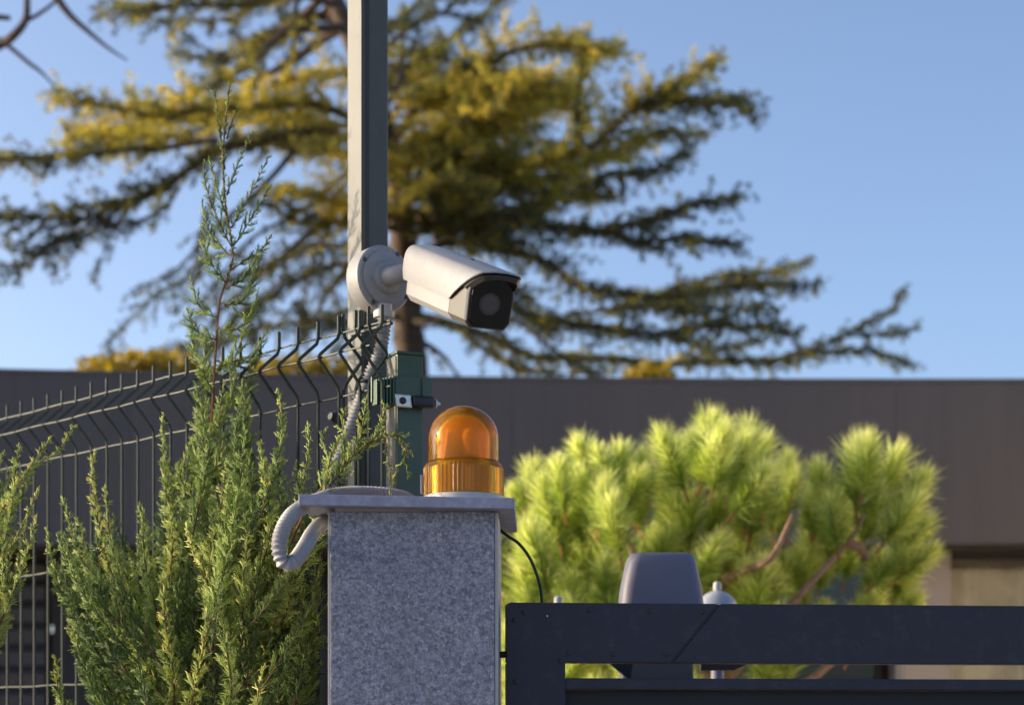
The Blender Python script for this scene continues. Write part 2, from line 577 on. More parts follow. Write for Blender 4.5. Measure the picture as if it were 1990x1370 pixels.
m.loft([[Vector((x, front_y(x) + .0605, FB + .01)), Vector((x, front_y(x) + .0605, roof_z(x) - .01)), Vector((x, front_y(x) + .10, roof_z(x) - .01)), Vector((x, front_y(x) + .10, FB + .01))] for x in xx])
m.build('backing', M['dark_wall'], b_root)
m = MB()
m.loft([[Vector((x, front_y(x) + .062, FB - .02)), Vector((x, front_y(x) + .062, FB + .027)), Vector((x, BD + 2.2, FB + .027)), Vector((x, BD + 2.2, FB - .02))] for x in xx])
m.build('soffit', M['soffit'], b_root)
WY = BD + 0.75                  # recessed wall plane
WT = FB - .022
def wall_piece(x0, x1, mat, y=WY, d=.25, z0=0, z1=None, name='wall'):
    z1 = WT if z1 is None else z1
    return MB().box(((x0 + x1) / 2, y + d / 2, (z0 + z1) / 2), (x1 - x0, d, z1 - z0)).build(name, mat, b_root)
xl = lambda px, y: (px - 995) / FPX * y
# dark recess behind the junipers, with slatted shutter at its left
wall_piece(-12, xl(-260, WY), M['wall'])
wall_piece(xl(100, WY), xl(640, WY), M['dark_wall'], WY + .05)
wall_piece(xl(640, WY) + .003, xl(1100, WY), M['wall'])
sh = MB().box(((xl(-260, WY) + xl(88, WY)) / 2, WY + .16, WT / 2), (xl(88, WY) - xl(-260, WY) - .01, .06, WT)).build('shutter', M['dark_wall'], b_root)
zz = .15
while zz < WT - .05:
    MB().box(((xl(-260, WY) + xl(85, WY)) / 2, WY + .10, zz), (xl(85, WY) - xl(-260, WY) - .02, .035, .095), ax=((1, 0, 0), (0, .94, .34), (0, -.34, .94))).build('slat', M['slat'], sh)
    zz += .145
# columns and windows on the right
c0, c1 = xl(1752, BD + .35), xl(1842, BD + .35)
MB().box(((c0 + c1) / 2, BD + .42, WT / 2), (c1 - c0, .3, WT)).build('column', M['column'], b_root)
wall_piece(xl(1100, WY) + .003, xl(1300, WY), M['wall'])
def window(x0, x1, curt):
    fr = MB()
    w = .035
    for cx, cz, sx, sz in (((x0 + x1) / 2, WT - w / 2, x1 - x0, w), ((x0 + x1) / 2, .1, x1 - x0, .2), (x0 + w / 2, WT / 2 + .07, w, WT - .26), (x1 - w / 2, WT / 2 + .07, w, WT - .26)):
        fr.box((cx, WY + .05, cz), (sx, .08, sz))
    f = fr.build('window', M['window_frame'], b_root)
    MB().box(((x0 + x1) / 2, WY + .05, WT / 2 + .07), (x1 - x0 - 2 * w - .004, .012, WT - .27)).build('pane', M['window'], f)
    if curt:
        m = MB()
        n = 60
        pts = [(x0 + w + (x1 - x0 - 2 * w) * i / n, WY + .25 + .035 * math.sin(i * .6) + .04 * math.sin(i * .4)) for i in range(n + 1)]
        m.loft([[Vector((x, y, .05)), Vector((x, y, WT - .02)), Vector((x, y + .01, WT - .02)), Vector((x, y + .01, .05))] for x, y in pts])
        m.build('curtain', M['curtain'], f)
window(xl(1300, WY) + .003, xl(1742, WY), False)
window(xl(1745, WY), xl(1830, WY), False)
window(xl(1833, WY), xl(2180, WY), True)
wall_piece(xl(2180, WY) + .003, 12, M['column'])
# unseen pale wall added right of the view, bouncing warm light onto the fascia
MB().box((4.15, BD - 3.6, 1.9), (.3, 7.0, 3.8)).build('bounce_wall', M['beige_render'], b_root)
MB().box((4.15, BD - 3.6, 3.835), (.42, 7.1, .06), bev=.01).build('bounce_wall_coping', M['fascia'], b_root)
MB().box((0, BD + 8.9, FB / 2), (24, .2, FB - .1)).build('rear_wall', M['wall'], b_root)

# ------------------------------------------------------------------ cedar behind the house
CD = 26.0
rngc = np.random.default_rng(11)
cedar = thing('cedar_tree', 'large old cedar with layered golden green limbs rising behind the house', 'tree', P(800, 0, CD) * Vector((1, 1, 0)))
def CP(x, y, dy=0.0):
    return P(x, y, CD + dy)
tr = smooth_path([Vector((CP(800, 0).x, CD, 0)), CP(800, 800), CP(793, 640), CP(785, 480), CP(765, 330), CP(722, 170), CP(672, 50), CP(630, -60), CP(590, -220), CP(570, -400)], 6)
m = MB(); m.tube(tr, [0.24 * (1 - .72 * i / (len(tr) - 1)) * (1 + .06 * math.sin(i * 1.9)) for i in range(len(tr))], 14)
m.build('trunk', M['bark_cedar'], cedar, True)

def cedar_limb(pts, r0, spread=0.8, dens=1.0, tint=0.35, droop=0.0, fol_from=0.15, thick=0.25):
    """pts: (col,row,depth offset) from the trunk outwards"""
    path = smooth_path([CP(*p) for p in pts], 8)
    path = [p + Vector((noise.noise(p * 1.3), noise.noise(p * 1.3 + Vector((9, 2, 4))), noise.noise(p * 1.1 + Vector((3, 7, 1))))) * .10 for p in path]
    n = len(path)
    m = MB(); m.tube(path, [max(.010, .55 * r0 * (1 - .88 * i / (n - 1))) for i in range(n)], 7)
    lf = Leaves()
    st = resample(path, 0.11 / dens)
    N = len(st)
    tw = []
    for i, p in enumerate(st):
        t = i / max(1, N - 1)
        if t < fol_from: continue
        tan = unit(np.array(st[min(N - 1, i + 1)] - st[max(0, i - 1)]))
        for rep in range(int(2.9 * dens + rngc.uniform(0, 1.2))):
            side = rngc.choice([-1, 1])
            az = side * rngc.uniform(.45, 1.35)
            ca, sa = math.cos(az), math.sin(az)
            d = np.array([tan[0] * ca - tan[1] * sa, tan[0] * sa + tan[1] * ca, tan[2] * .4 + rngc.normal(0.02 - droop, thick)])
            d = unit(d)
            L = 1.15 * spread * rngc.uniform(.45, 1.1) * (.45 + .75 * math.sin(math.pi * min(1, .12 + t * .82)))
            k = max(3, int(L / .055))
            s = (np.arange(k) + .5) / k
            base = np.array(p)[None] + d[None] * (s * L)[:, None]
            base[:, 2] -= (droop * .6 + .05) * L * s ** 2
            base += rngc.normal(0, .024, base.shape)
            if rep == 0 and i % 3 == 0:
                tw.append((Vector(p), Vector(base[-1])))
            q = 12
            B = np.repeat(base, q, 0)
            D = rngc.normal(size=B.shape) + d[None] * .9 + np.array([[0, 0, .35]])
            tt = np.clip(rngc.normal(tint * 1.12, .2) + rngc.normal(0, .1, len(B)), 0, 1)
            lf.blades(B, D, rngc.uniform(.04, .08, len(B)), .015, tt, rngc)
    for a, b_ in tw:
        mid = a.lerp(b_, .5) + Vector((0, 0, .02))
        m.tube([a, mid, b_], [.012, .008, .004], 3, caps=False)
    limb = m.build('limb', M['bark_cedar'], cedar, True)
    o = link_mesh('foliage', lf.mesh('foliage'), M['cedar'], limb)
    tag(o, kind='stuff')
LIMBS = [  # limb tints paint sunlit upper sprays golden and shaded lower ones dark
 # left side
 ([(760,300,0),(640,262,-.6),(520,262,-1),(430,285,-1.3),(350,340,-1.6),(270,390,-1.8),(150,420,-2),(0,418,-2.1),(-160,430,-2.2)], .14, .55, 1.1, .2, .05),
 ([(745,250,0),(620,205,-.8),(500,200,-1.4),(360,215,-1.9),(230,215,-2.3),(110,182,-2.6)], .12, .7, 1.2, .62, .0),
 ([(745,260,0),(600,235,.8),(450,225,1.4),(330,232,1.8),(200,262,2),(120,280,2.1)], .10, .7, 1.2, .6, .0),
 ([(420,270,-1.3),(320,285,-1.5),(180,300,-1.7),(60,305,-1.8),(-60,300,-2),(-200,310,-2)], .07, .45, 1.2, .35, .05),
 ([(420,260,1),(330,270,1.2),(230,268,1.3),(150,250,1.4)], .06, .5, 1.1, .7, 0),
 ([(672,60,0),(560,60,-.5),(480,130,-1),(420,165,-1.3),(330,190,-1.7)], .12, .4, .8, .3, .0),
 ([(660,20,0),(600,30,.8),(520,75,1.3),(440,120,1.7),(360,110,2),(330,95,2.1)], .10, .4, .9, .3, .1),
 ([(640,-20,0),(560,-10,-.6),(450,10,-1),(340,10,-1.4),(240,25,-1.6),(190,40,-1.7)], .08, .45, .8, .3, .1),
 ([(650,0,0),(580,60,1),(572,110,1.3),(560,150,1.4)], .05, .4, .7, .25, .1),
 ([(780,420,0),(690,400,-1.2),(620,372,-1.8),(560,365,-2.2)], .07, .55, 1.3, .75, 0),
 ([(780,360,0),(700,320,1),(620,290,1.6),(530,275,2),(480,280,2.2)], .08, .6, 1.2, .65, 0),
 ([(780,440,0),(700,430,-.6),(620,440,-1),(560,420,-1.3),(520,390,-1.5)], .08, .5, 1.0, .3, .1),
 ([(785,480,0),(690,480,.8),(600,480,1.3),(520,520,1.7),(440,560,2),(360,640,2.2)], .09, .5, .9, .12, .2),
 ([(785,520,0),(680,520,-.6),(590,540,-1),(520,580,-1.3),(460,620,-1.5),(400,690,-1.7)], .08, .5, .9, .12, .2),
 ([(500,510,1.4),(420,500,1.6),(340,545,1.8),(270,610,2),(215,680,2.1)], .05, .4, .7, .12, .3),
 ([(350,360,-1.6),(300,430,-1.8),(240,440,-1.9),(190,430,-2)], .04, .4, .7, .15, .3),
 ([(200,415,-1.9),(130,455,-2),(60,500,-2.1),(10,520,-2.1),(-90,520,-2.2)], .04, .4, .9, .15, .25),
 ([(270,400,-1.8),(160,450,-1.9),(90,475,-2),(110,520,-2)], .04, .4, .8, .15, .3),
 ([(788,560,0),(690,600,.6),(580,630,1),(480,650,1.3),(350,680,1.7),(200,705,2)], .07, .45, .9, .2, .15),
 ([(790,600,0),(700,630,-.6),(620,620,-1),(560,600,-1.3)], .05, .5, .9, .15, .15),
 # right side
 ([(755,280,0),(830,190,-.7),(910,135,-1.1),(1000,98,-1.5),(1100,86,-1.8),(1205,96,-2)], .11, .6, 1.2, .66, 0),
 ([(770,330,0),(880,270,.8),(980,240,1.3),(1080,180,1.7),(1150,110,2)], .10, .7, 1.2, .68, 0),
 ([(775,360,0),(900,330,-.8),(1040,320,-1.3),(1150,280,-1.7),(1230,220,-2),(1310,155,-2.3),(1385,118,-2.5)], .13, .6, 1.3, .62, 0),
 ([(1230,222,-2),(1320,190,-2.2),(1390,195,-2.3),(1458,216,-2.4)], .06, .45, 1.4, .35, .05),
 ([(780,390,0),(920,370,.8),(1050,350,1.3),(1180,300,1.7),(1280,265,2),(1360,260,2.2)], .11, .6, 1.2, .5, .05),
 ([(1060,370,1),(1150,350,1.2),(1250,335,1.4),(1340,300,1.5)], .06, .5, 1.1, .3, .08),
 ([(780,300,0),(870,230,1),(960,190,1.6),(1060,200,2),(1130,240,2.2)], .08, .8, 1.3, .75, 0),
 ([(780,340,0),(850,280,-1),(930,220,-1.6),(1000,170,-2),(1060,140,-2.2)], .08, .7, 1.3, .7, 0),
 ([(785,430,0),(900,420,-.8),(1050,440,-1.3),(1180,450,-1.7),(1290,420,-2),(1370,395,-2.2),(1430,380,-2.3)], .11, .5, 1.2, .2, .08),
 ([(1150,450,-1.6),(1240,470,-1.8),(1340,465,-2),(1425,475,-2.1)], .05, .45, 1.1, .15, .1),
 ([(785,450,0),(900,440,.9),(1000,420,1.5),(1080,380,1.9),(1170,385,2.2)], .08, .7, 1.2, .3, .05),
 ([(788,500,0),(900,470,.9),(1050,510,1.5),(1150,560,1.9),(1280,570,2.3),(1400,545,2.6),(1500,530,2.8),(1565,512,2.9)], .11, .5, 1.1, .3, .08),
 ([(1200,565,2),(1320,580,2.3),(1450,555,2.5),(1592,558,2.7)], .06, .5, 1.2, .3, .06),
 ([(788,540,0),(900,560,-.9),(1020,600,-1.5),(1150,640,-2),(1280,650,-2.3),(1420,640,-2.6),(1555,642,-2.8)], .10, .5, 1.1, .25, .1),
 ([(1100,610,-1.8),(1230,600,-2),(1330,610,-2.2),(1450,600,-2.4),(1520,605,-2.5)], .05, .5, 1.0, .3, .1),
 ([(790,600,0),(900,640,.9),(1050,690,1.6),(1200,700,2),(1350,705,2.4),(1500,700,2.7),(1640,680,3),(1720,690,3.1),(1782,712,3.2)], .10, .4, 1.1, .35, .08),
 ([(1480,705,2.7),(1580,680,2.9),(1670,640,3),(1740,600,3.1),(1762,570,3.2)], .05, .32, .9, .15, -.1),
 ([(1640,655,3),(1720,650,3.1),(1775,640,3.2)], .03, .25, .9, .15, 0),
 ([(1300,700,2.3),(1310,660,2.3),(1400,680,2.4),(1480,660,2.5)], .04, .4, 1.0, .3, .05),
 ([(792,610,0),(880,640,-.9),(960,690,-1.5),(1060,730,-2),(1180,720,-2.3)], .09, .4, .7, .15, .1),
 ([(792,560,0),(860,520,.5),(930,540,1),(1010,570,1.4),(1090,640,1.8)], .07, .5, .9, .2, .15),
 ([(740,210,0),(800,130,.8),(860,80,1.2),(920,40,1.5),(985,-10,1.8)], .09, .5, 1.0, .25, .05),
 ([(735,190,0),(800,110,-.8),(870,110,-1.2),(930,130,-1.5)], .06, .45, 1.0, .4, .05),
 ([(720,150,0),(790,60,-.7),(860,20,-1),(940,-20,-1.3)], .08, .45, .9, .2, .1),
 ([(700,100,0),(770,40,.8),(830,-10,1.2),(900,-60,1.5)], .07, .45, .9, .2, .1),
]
LIMBS += [
 ([(770,300,0),(650,410,-.7),(530,520,-1.1),(430,610,-1.4),(350,690,-1.6)], .10, .34, .55, .1, .3, .3),
 ([(775,380,0),(690,500,.6),(620,600,.9),(570,700,1.1)], .09, .34, .55, .1, .3, .25),
 ([(720,310,-.3),(610,390,-.8),(520,450,-1.2),(450,520,-1.4),(395,580,-1.5)], .08, .32, .5, .08, .3, .25),
 ([(570,290,-1),(490,380,-1.3),(420,450,-1.5),(350,520,-1.7),(255,560,-1.9)], .08, .32, .55, .08, .3, .2),
 ([(650,430,.7),(605,540,.9),(590,640,1),(562,720,1)], .06, .3, .55, .08, .35, .2),
 ([(425,310,-1.2),(402,420,-1.3),(380,520,-1.4),(340,610,-1.5)], .06, .3, .5, .08, .35, .2),
 ([(700,520,0),(650,570,-.4),(665,640,-.6),(640,715,-.7)], .06, .34, .6, .08, .3, .2),
 ([(330,360,-1.6),(250,420,-1.8),(210,470,-1.9),(180,540,-2)], .05, .28, .5, .08, .35, .2),
 ([(150,425,-2),(80,450,-2.1),(50,490,-2.1),(30,540,-2.2)], .05, .28, .6, .08, .35, .2),
 ([(690,70,0),(625,25,.5),(575,70,.8),(556,160,1)], .13, .2, .4, .15, .2, .5),
 ([(668,20,0),(588,0,-.4),(570,55,-.6),(584,118,-.7)], .10, .2, .4, .15, .2, .5),
 ([(675,60,0),(590,100,.4),(500,150,.7),(410,165,.9),(345,200,1)], .14, .25, .5, .2, .1, .4),
 ([(640,-10,0),(560,40,.3),(500,70,.5),(450,130,.6),(380,150,.7)], .12, .25, .5, .2, .1, .4),
 ([(795,640,0),(860,690,.4),(900,740,.6)], .10, .3, .5, .1, .2, .3),
 ([(850,560,.3),(950,630,.6),(1010,690,.8),(1050,745,.9)], .10, .3, .6, .1, .25, .25),
 ([(900,600,-.5),(1020,630,-.9),(1110,690,-1.1),(1170,740,-1.2)], .08, .3, .6, .12, .25, .25),
]
LIMBS += [
 ([(640,-30,0),(540,0,.6),(430,40,1),(330,50,1.3),(240,20,1.5)], .07, .5, .75, .3, .1),
 ([(650,-60,0),(520,-40,-.5),(400,-10,-.9),(300,15,-1.2),(200,10,-1.4)], .07, .5, .8, .3, .1),
 ([(600,40,.3),(500,80,.7),(420,100,1),(350,90,1.2)], .05, .45, .7, .25, .12),
]
# overlapping sprays that fill the heart of the crown
for k in range(16):
    y0 = rngc.uniform(140, 430)
    sx = 1 if rngc.uniform() < .68 else -1
    x0 = 770 + (y0 - 300) * .05
    x1 = x0 + sx * rngc.uniform(110, 330)
    dz = rngc.uniform(-2.2, 2.2)
    tin = float(np.clip(.72 - (y0 - 150) / 420 * .62, .12, .75))  # tint darkens down the crown, imitating sun above and shade below
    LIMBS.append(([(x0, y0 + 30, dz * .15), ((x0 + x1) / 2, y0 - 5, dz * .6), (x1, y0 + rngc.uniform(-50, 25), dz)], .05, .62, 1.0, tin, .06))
# upright inner stems
LIMBS += [([(960,470,.5),(1060,390,.7),(1110,290,.8),(1130,180,.8),(1135,90,.8)], .10, .6, .9, .6, 0),
          ([(850,520,.4),(855,420,.5),(862,330,.5),(880,250,.5)], .09, .7, 1.0, .5, 0),
          ([(785,400,0),(850,350,.2),(940,350,.3),(1010,370,.3)], .06, .8, 1.2, .45, 0),
          ([(785,470,0),(850,440,-.5),(930,450,-.7),(1000,480,-1)], .06, .7, 1.1, .2, .05)]
for L in LIMBS:
    cedar_limb(*L)

# autumn shrubs just showing over the roof
def leafy_mound(name, label, cat, c, rx, rz, n, mat, seed, grp=None):
    rg = np.random.default_rng(seed)
    base = Vector((c.x, c.y, 0))
    root = thing(name, label, cat, base, grp)
    m = MB()
    for k in range(5):
        a = k * 1.3
        m.tube(smooth_path([base, base.lerp(c, .6) + Vector((math.cos(a) * .1, math.sin(a) * .1, 0)), c + Vector((math.cos(a) * rx * .6, math.sin(a) * rx * .6, rz * .3))], 4), [.06 - .004 * i for i in range(9)], 6)
    m.build('stem', M['bark_bare'], root, True)
    u = rg.normal(size=(n, 3)); u /= np.linalg.norm(u, axis=1, keepdims=True)
    u *= rg.uniform(.35, 1.0, (n, 1)) ** .5
    lump = np.array([1 + .35 * noise.noise(Vector(q * 2.2)) for q in u])[:, None]
    B = np.array(c)[None] + u * lump * np.array([[rx, rx, rz]])
    lf = Leaves()
    lf.blades(B, rg.normal(size=(n, 3)), rg.uniform(.06, .12, n), .07, rg.uniform(0, 1, n), rg)
    tag(link_mesh('crown', lf.mesh('crown'), mat, root), kind='stuff')
leafy_mound('autumn_shrub', 'golden autumn shrub peeping over the roof left of the tall juniper shoot', 'shrub', P(290, 740, 22.5), .85, .27, 2600, M['gold'], 3)
leafy_mound('autumn_shrub', 'small straw coloured shrub top just above the roof right of the camera', 'shrub', P(1262, 745, 22.5), .34, .22, 700, M['gold'], 4)
leafy_mound('autumn_shrub', 'yellowish shrub top over the roof between the fence wires and tall pole', 'shrub', P(600, 742, 22.5), .8, .24, 1800, M['gold'], 5)

# ------------------------------------------------------------------ bare tree, top left corner
BT = 15.0
bare = thing('bare_tree', 'leafless tree reaching bare twigs into the upper left corner', 'tree', Vector((P(-420, 0, BT).x, BT, 0)))
m = MB(); tp = smooth_path([Vector((P(-420, 0, BT).x, BT, 0)), P(-415, 900, BT), P(-400, 500, BT), P(-380, 200, BT), P(-390, -200, BT)], 6)
m.tube(tp, [.16 - .005 * i for i in range(len(tp))], 10)
m.build('trunk', M['bark_bare'], bare, True)
def twig(pts, r0, r1, par=None):
    p = smooth_path([P(*q) for q in pts], 6)
    m = MB(); m.tube(p, [r0 + (r1 - r0) * i / (len(p) - 1) for i in range(len(p))], 7)
    return m.build('branch' if par is None else 'twig', M['bark_bare'], par or bare, True)
b1 = twig([(-390, 330, BT), (-200, 200, BT - .3), (-60, 115, BT - .5), (0, 87, BT - .5), (28, 68, BT - .6), (50, 38, BT - .6), (53, -5, BT - .6), (60, -60, BT - .6)], .05, .019)
twig([(48, 42, BT - .6), (72, 30, BT - .6), (100, 10, BT - .5), (116, -6, BT - .5)], .017, .011, b1)
b2 = twig([(-385, 120, BT), (-200, 20, BT + .4), (0, -60, BT + .5), (80, -50, BT + .5), (113, 0, BT + .5), (138, 32, BT + .5), (174, 64, BT + .5), (212, 95, BT + .5), (248, 118, BT + .5)], .06, .006)
twig([(-200, 20, BT + .4), (-60, 30, BT + .3), (0, 34, BT + .3), (20, 36, BT + .3)], .03, .018, b2)
twig([(-385, 160, BT), (-200, 60, BT), (-40, 60, BT), (60, 126, BT), (84, 145, BT), (106, 168, BT)], .03, .006)

# ------------------------------------------------------------------ young pine between gate and house
rngp = np.random.default_rng(5)
PD = 6.6
pine = thing('young_pine', 'bushy young pine with bright green needle tufts behind the gate', 'pine tree', Vector((P(1400, 0, PD).x, PD, 0)))
def pine_tuft_mesh(seed, n=720):
    rg = np.random.default_rng(seed)
    lf = Leaves()
    s = rg.uniform(0, 1, n) ** .7
    H = .15
    B = np.stack([rg.normal(0, .004, n), rg.normal(0, .004, n), s * H], 1)
    az = rg.uniform(0, 2 * math.pi, n)
    el = np.radians(np.clip(rg.normal(38, 17, n) + 20 * s ** 2 + rg.uniform(0, 25, n) * s ** 3, 5, 88))
    D = np.stack([np.cos(az) * np.cos(el), np.sin(az) * np.cos(el), np.sin(el)], 1)
    D += rg.normal(0, .13, D.shape)
    old = rg.uniform(0, 1, n) < .05
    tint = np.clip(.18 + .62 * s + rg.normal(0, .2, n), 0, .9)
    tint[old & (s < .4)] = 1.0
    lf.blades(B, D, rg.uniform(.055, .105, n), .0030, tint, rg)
    lf.cones(np.array([[0, 0, -.06]]), np.array([[0, 0, 1.0]]), [H + .08], [.006], [1.0])
    me = lf.mesh('needle_tuft')
    me.materials.append(M['pine'])
    return me
tufts = [pine_tuft_mesh(100 + i) for i in range(8)]
def put_tuft(p, dirv, sc=1.0):
    o = bpy.data.objects.new('needle_tuft', tufts[int(rngp.integers(8))])
    COL.objects.link(o)
    o.parent = pine
    o.location = Vector(p) - Vector(pine.location)
    q = Vector(dirv).to_track_quat('Z', 'Y')
    o.rotation_euler = (q @ Matrix.Rotation(rngp.uniform(0, 6.28), 3, 'Z').to_quaternion()).to_euler()
    o.scale = (sc, sc, sc)
PTOP = [(930, 980), (985, 905), (1040, 890), (1090, 840), (1150, 835), (1180, 880), (1215, 850), (1290, 830), (1330, 800), (1385, 785), (1430, 815), (1480, 825), (1530, 845), (1575, 865), (1600, 960), (1640, 1080)]
def ptop(x):
    return float(np.interp(x, [a for a, b in PTOP], [b for a, b in PTOP]))
tips = []
for (x, y) in [(990, 935), (1035, 925), (1085, 880), (1125, 862), (1155, 868), (1205, 890), (1245, 870), (1290, 860), (1345, 840), (1380, 815), (1405, 830), (1450, 850), (1490, 858), (1530, 880), (1545, 905)]:
    tips.append((x, y, PD + rngp.uniform(-.35, .35)))
for i in range(180):
    x = rngp.uniform(900, 1525)
    lo = ptop(x) + 45
    y = lo + (1420 - lo) * rngp.uniform(0, 1) ** .9
    tips.append((x, y, PD + rngp.uniform(-.55, .6)))
core = Vector((P(1400, 0, PD).x, PD, 0))
bm_br = MB()
for (x, y, d) in tips:
    p = P(x, y, d)
    lean = Vector(((x - 1330) / 420 * .35 + rngp.normal(0, .28), rngp.normal(0, .25) - (d - PD) * -.5, 1.0)).normalized()
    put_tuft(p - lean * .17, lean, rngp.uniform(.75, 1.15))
# side shoot with a big tuft standing out on the right
for (x, y, lx, s) in [(1690, 935, .05, 1.25), (1650, 945, -.35, 1.0), (1730, 935, .35, 1.15), (1765, 960, .6, 1.05), (1700, 1000, .3, 1.1), (1655, 1010, -.15, 1.0), (1760, 1030, .9, 1.0), (1700, 905, .1, 1.0), (1740, 1000, .75, 1.0), (1765, 1070, 1.2, .9), (1720, 1080, 1.0, .9), (1690, 1180, .5, .9)]:
    put_tuft(P(x - 26, y + 60, PD - .1 + rngp.uniform(-.15, .15)), Vector((lx, rngp.uniform(-.3, .3), 1)).normalized(), s)
for i in range(16):
    put_tuft(P(rngp.uniform(1560, 1735), rngp.uniform(1120, 1290), PD + rngp.uniform(.25, .6)), Vector((rngp.normal(.2, .3), rngp.normal(0, .3), 1)).normalized(), rngp.uniform(.7, 1.0))
for i in range(13):
    put_tuft(P(rngp.uniform(1525, 1625), rngp.uniform(1010, 1210), PD + rngp.uniform(.3, .65)), Vector((rngp.normal(.1, .35), rngp.normal(0, .3), 1)).normalized(), rngp.uniform(.7, .95))
tk = smooth_path([core, core + Vector((.02, 0, 1.0)), P(1402, 1250, PD), P(1405, 1120, PD), P(1404, 1000, PD), P(1395, 880, PD)], 6)
m = MB(); m.tube(tk, [.04 - .0011 * i for i in range(len(tk))], 8)
m.build('trunk', M['bark_pine'], pine, True)
for pts in ([(1402, 1330, 0), (1480, 1240, -.1), (1545, 1166, -.15), (1600, 1105, -.15), (1650, 1052, -.1), (1680, 1000, -.1)],
            [(1648, 1054, -.1), (1672, 1066, -.1), (1690, 1085, -.1)],
            [(1404, 1130, 0), (1450, 1108, -.3), (1500, 1082, -.5), (1540, 1000, -.5)],
            [(1403, 1250, 0), (1300, 1180, -.2), (1220, 1050, -.3), (1190, 930, -.3)],
            [(1402, 1320, 0), (1200, 1250, .1), (1080, 1100, .2), (1030, 980, .2)],
            [(1404, 1180, 0), (1340, 1080, .3), (1290, 960, .4), (1270, 880, .4)],
            [(1404, 1080, 0), (1440, 1000, .2), (1480, 900, .3)],
            [(1402, 1390, 0), (1560, 1330, .2), (1660, 1240, .3), (1700, 1180, .3)]):
    p = smooth_path([P(x, y, PD + d) for x, y, d in pts], 5)
    m = MB(); m.tube(p, [max(.007, .021 * (1 - .7 * i / (len(p) - 1))) for i in range(len(p))], 6)
    m.build('branch', M['bark_pine'], pine, True)

# ------------------------------------------------------------------ lamps and pedestal behind the gate
def garden_lamp(x, ytop, d, label):
    top = P(x, ytop, d)
    r = thing('garden_lamp', label, 'lamp', (top.x, top.y, 0), 'globe lamps behind the gate')
    MB().lathe([(.05, 0), (.05, .03), (.018, .06), (.016, top.z - .17)], (top.x, top.y, 0), 14).build('lamp_post', M['cover'], r, True)
    prof = [(.006, -.052 - .05)] + [(.052 * math.cos(a), .052 * math.sin(a) - .05 - .018) for a in np.linspace(-1.3, 1.42, 14)]
    MB().lathe(prof, (top.x, top.y, top.z - .006), 28).build('globe', M['lamp_globe'], r, True)
    MB().lathe([(.008, -.024), (.0105, -.018), (.010, -.004), (.006, 0)], top, 14).build('finial', M['white_plastic'], r, True)
garden_lamp(1394, 1130, 4.95, 'pale globe garden lamp with white finial right of the tapered cover')
garden_lamp(1085, 1158, 4.8, 'globe garden lamp showing only its white finial beside the black cable')

PY = 4.35
ped = thing('utility_pedestal', 'dark blue grey pedestal with a tapered rounded cover behind the gate', 'utility box', Vector((P(1283, 0, PY).x, PY, 0)))
zb = P(0, 1225, PY).z
cxp = P(1283, 0, PY).x
def rr_ring(w, d, z, r=.025, n=5):
    pts = []
    for sx, sy, a0 in ((1, 1, 0), (-1, 1, 90), (-1, -1, 180), (1, -1, 270)):
        for k in range(n + 1):
            a = math.radians(a0 + 90 * k / n)
            pts.append(Vector((cxp + sx * (w / 2 - r) + r * math.cos(a), PY + sy * (d / 2 - r) + r * math.sin(a), z)))
    return pts
zt = P(0, 1078, PY).z
H = zt - zb
rings = [rr_ring(.186, .17, zb), rr_ring(.183, .168, zb + H * .25), rr_ring(.172, .16, zb + H * .55), rr_ring(.152, .145, zb + H * .85), rr_ring(.142, .135, zb + H * .955), rr_ring(.134, .128, zb + H * .985), rr_ring(.118, .112, zb + H, .02)]
MB().loft(rings).build('cover', M['cover'], ped, True)
MB().box((cxp, PY, zb - .006), (.20, .185, .01), bev=.003).build('collar', M['black'], ped)
MB().box((cxp - .01, PY, (zb - .012) / 2), (.155, .14, zb - .012), bev=.01).build('column', M['wall'], ped)
# sloping bracket between pedestal and gate
MB().ngon_prism([P(1185, 1288, 4.2), P(1225, 1322, 4.2), P(1230, 1288, 4.2)], (0, .03, 0)).build('bracket', M['black'], ped)
MB().ngon_prism([P(1362, 1288, 4.2), P(1362, 1302, 4.2), P(1428, 1301, 4.2), P(1452, 1290, 4.2)], (0, .03, 0)).build('bracket', M['soffit'], ped)

# ------------------------------------------------------------------ tall pole
PYD = 4.06
yaw = math.radians(34)
UP = Vector((0, 0, 1))
fN = Vector((math.sin(yaw), -math.cos(yaw), 0))     # dark face towards the gate
fL = Vector((-math.cos(yaw), -math.sin(yaw), 0))    # sunlit face towards the left
pole_c = P(716, 0, PYD); pole_c.z = 0
pa = .0605
pole = thing('tall_pole', 'tall square grey green metal pole carrying the camera', 'pole', pole_c)
m = MB(); m.box(pole_c + Vector((0, 0, 2.6)), (pa, pa, 5.2), ax=(-fL, -fN, Vector((0, 0, 1))), bev=.006, seg=3)
m.build('shaft', M['pole'], pole)
MB().box(pole_c + fL * (pa / 2 + .0014) + UP * 2.61, (.0026, pa - .004, 5.18), ax=(-fL, -fN, UP), bev=.0008).build('sunlit_side_sheet', M['sunlit_tone'], pole)  # thin pale sheet painting the sunlight on the pole's left face
MB().box(pole_c + fN * (pa / 2 + .0012) + fL * (pa / 2 - .010) + UP * 2.61, (.008, .0022, 5.18), ax=(-fL, -fN, UP), bev=.0008).build('edge_bead', M['black'], pole)
MB().box(pole_c + Vector((0, 0, .006)), (.16, .16, .012), ax=(-fL, -fN, Vector((0, 0, 1))), bev=.003).build('base_plate', M['pole'], pole)
MB().box(pole_c + Vector((0, 0, 5.205)), (pa + .006, pa + .006, .012), ax=(-fL, -fN, Vector((0, 0, 1))), bev=.003).build('end_cap', M['black'], pole)

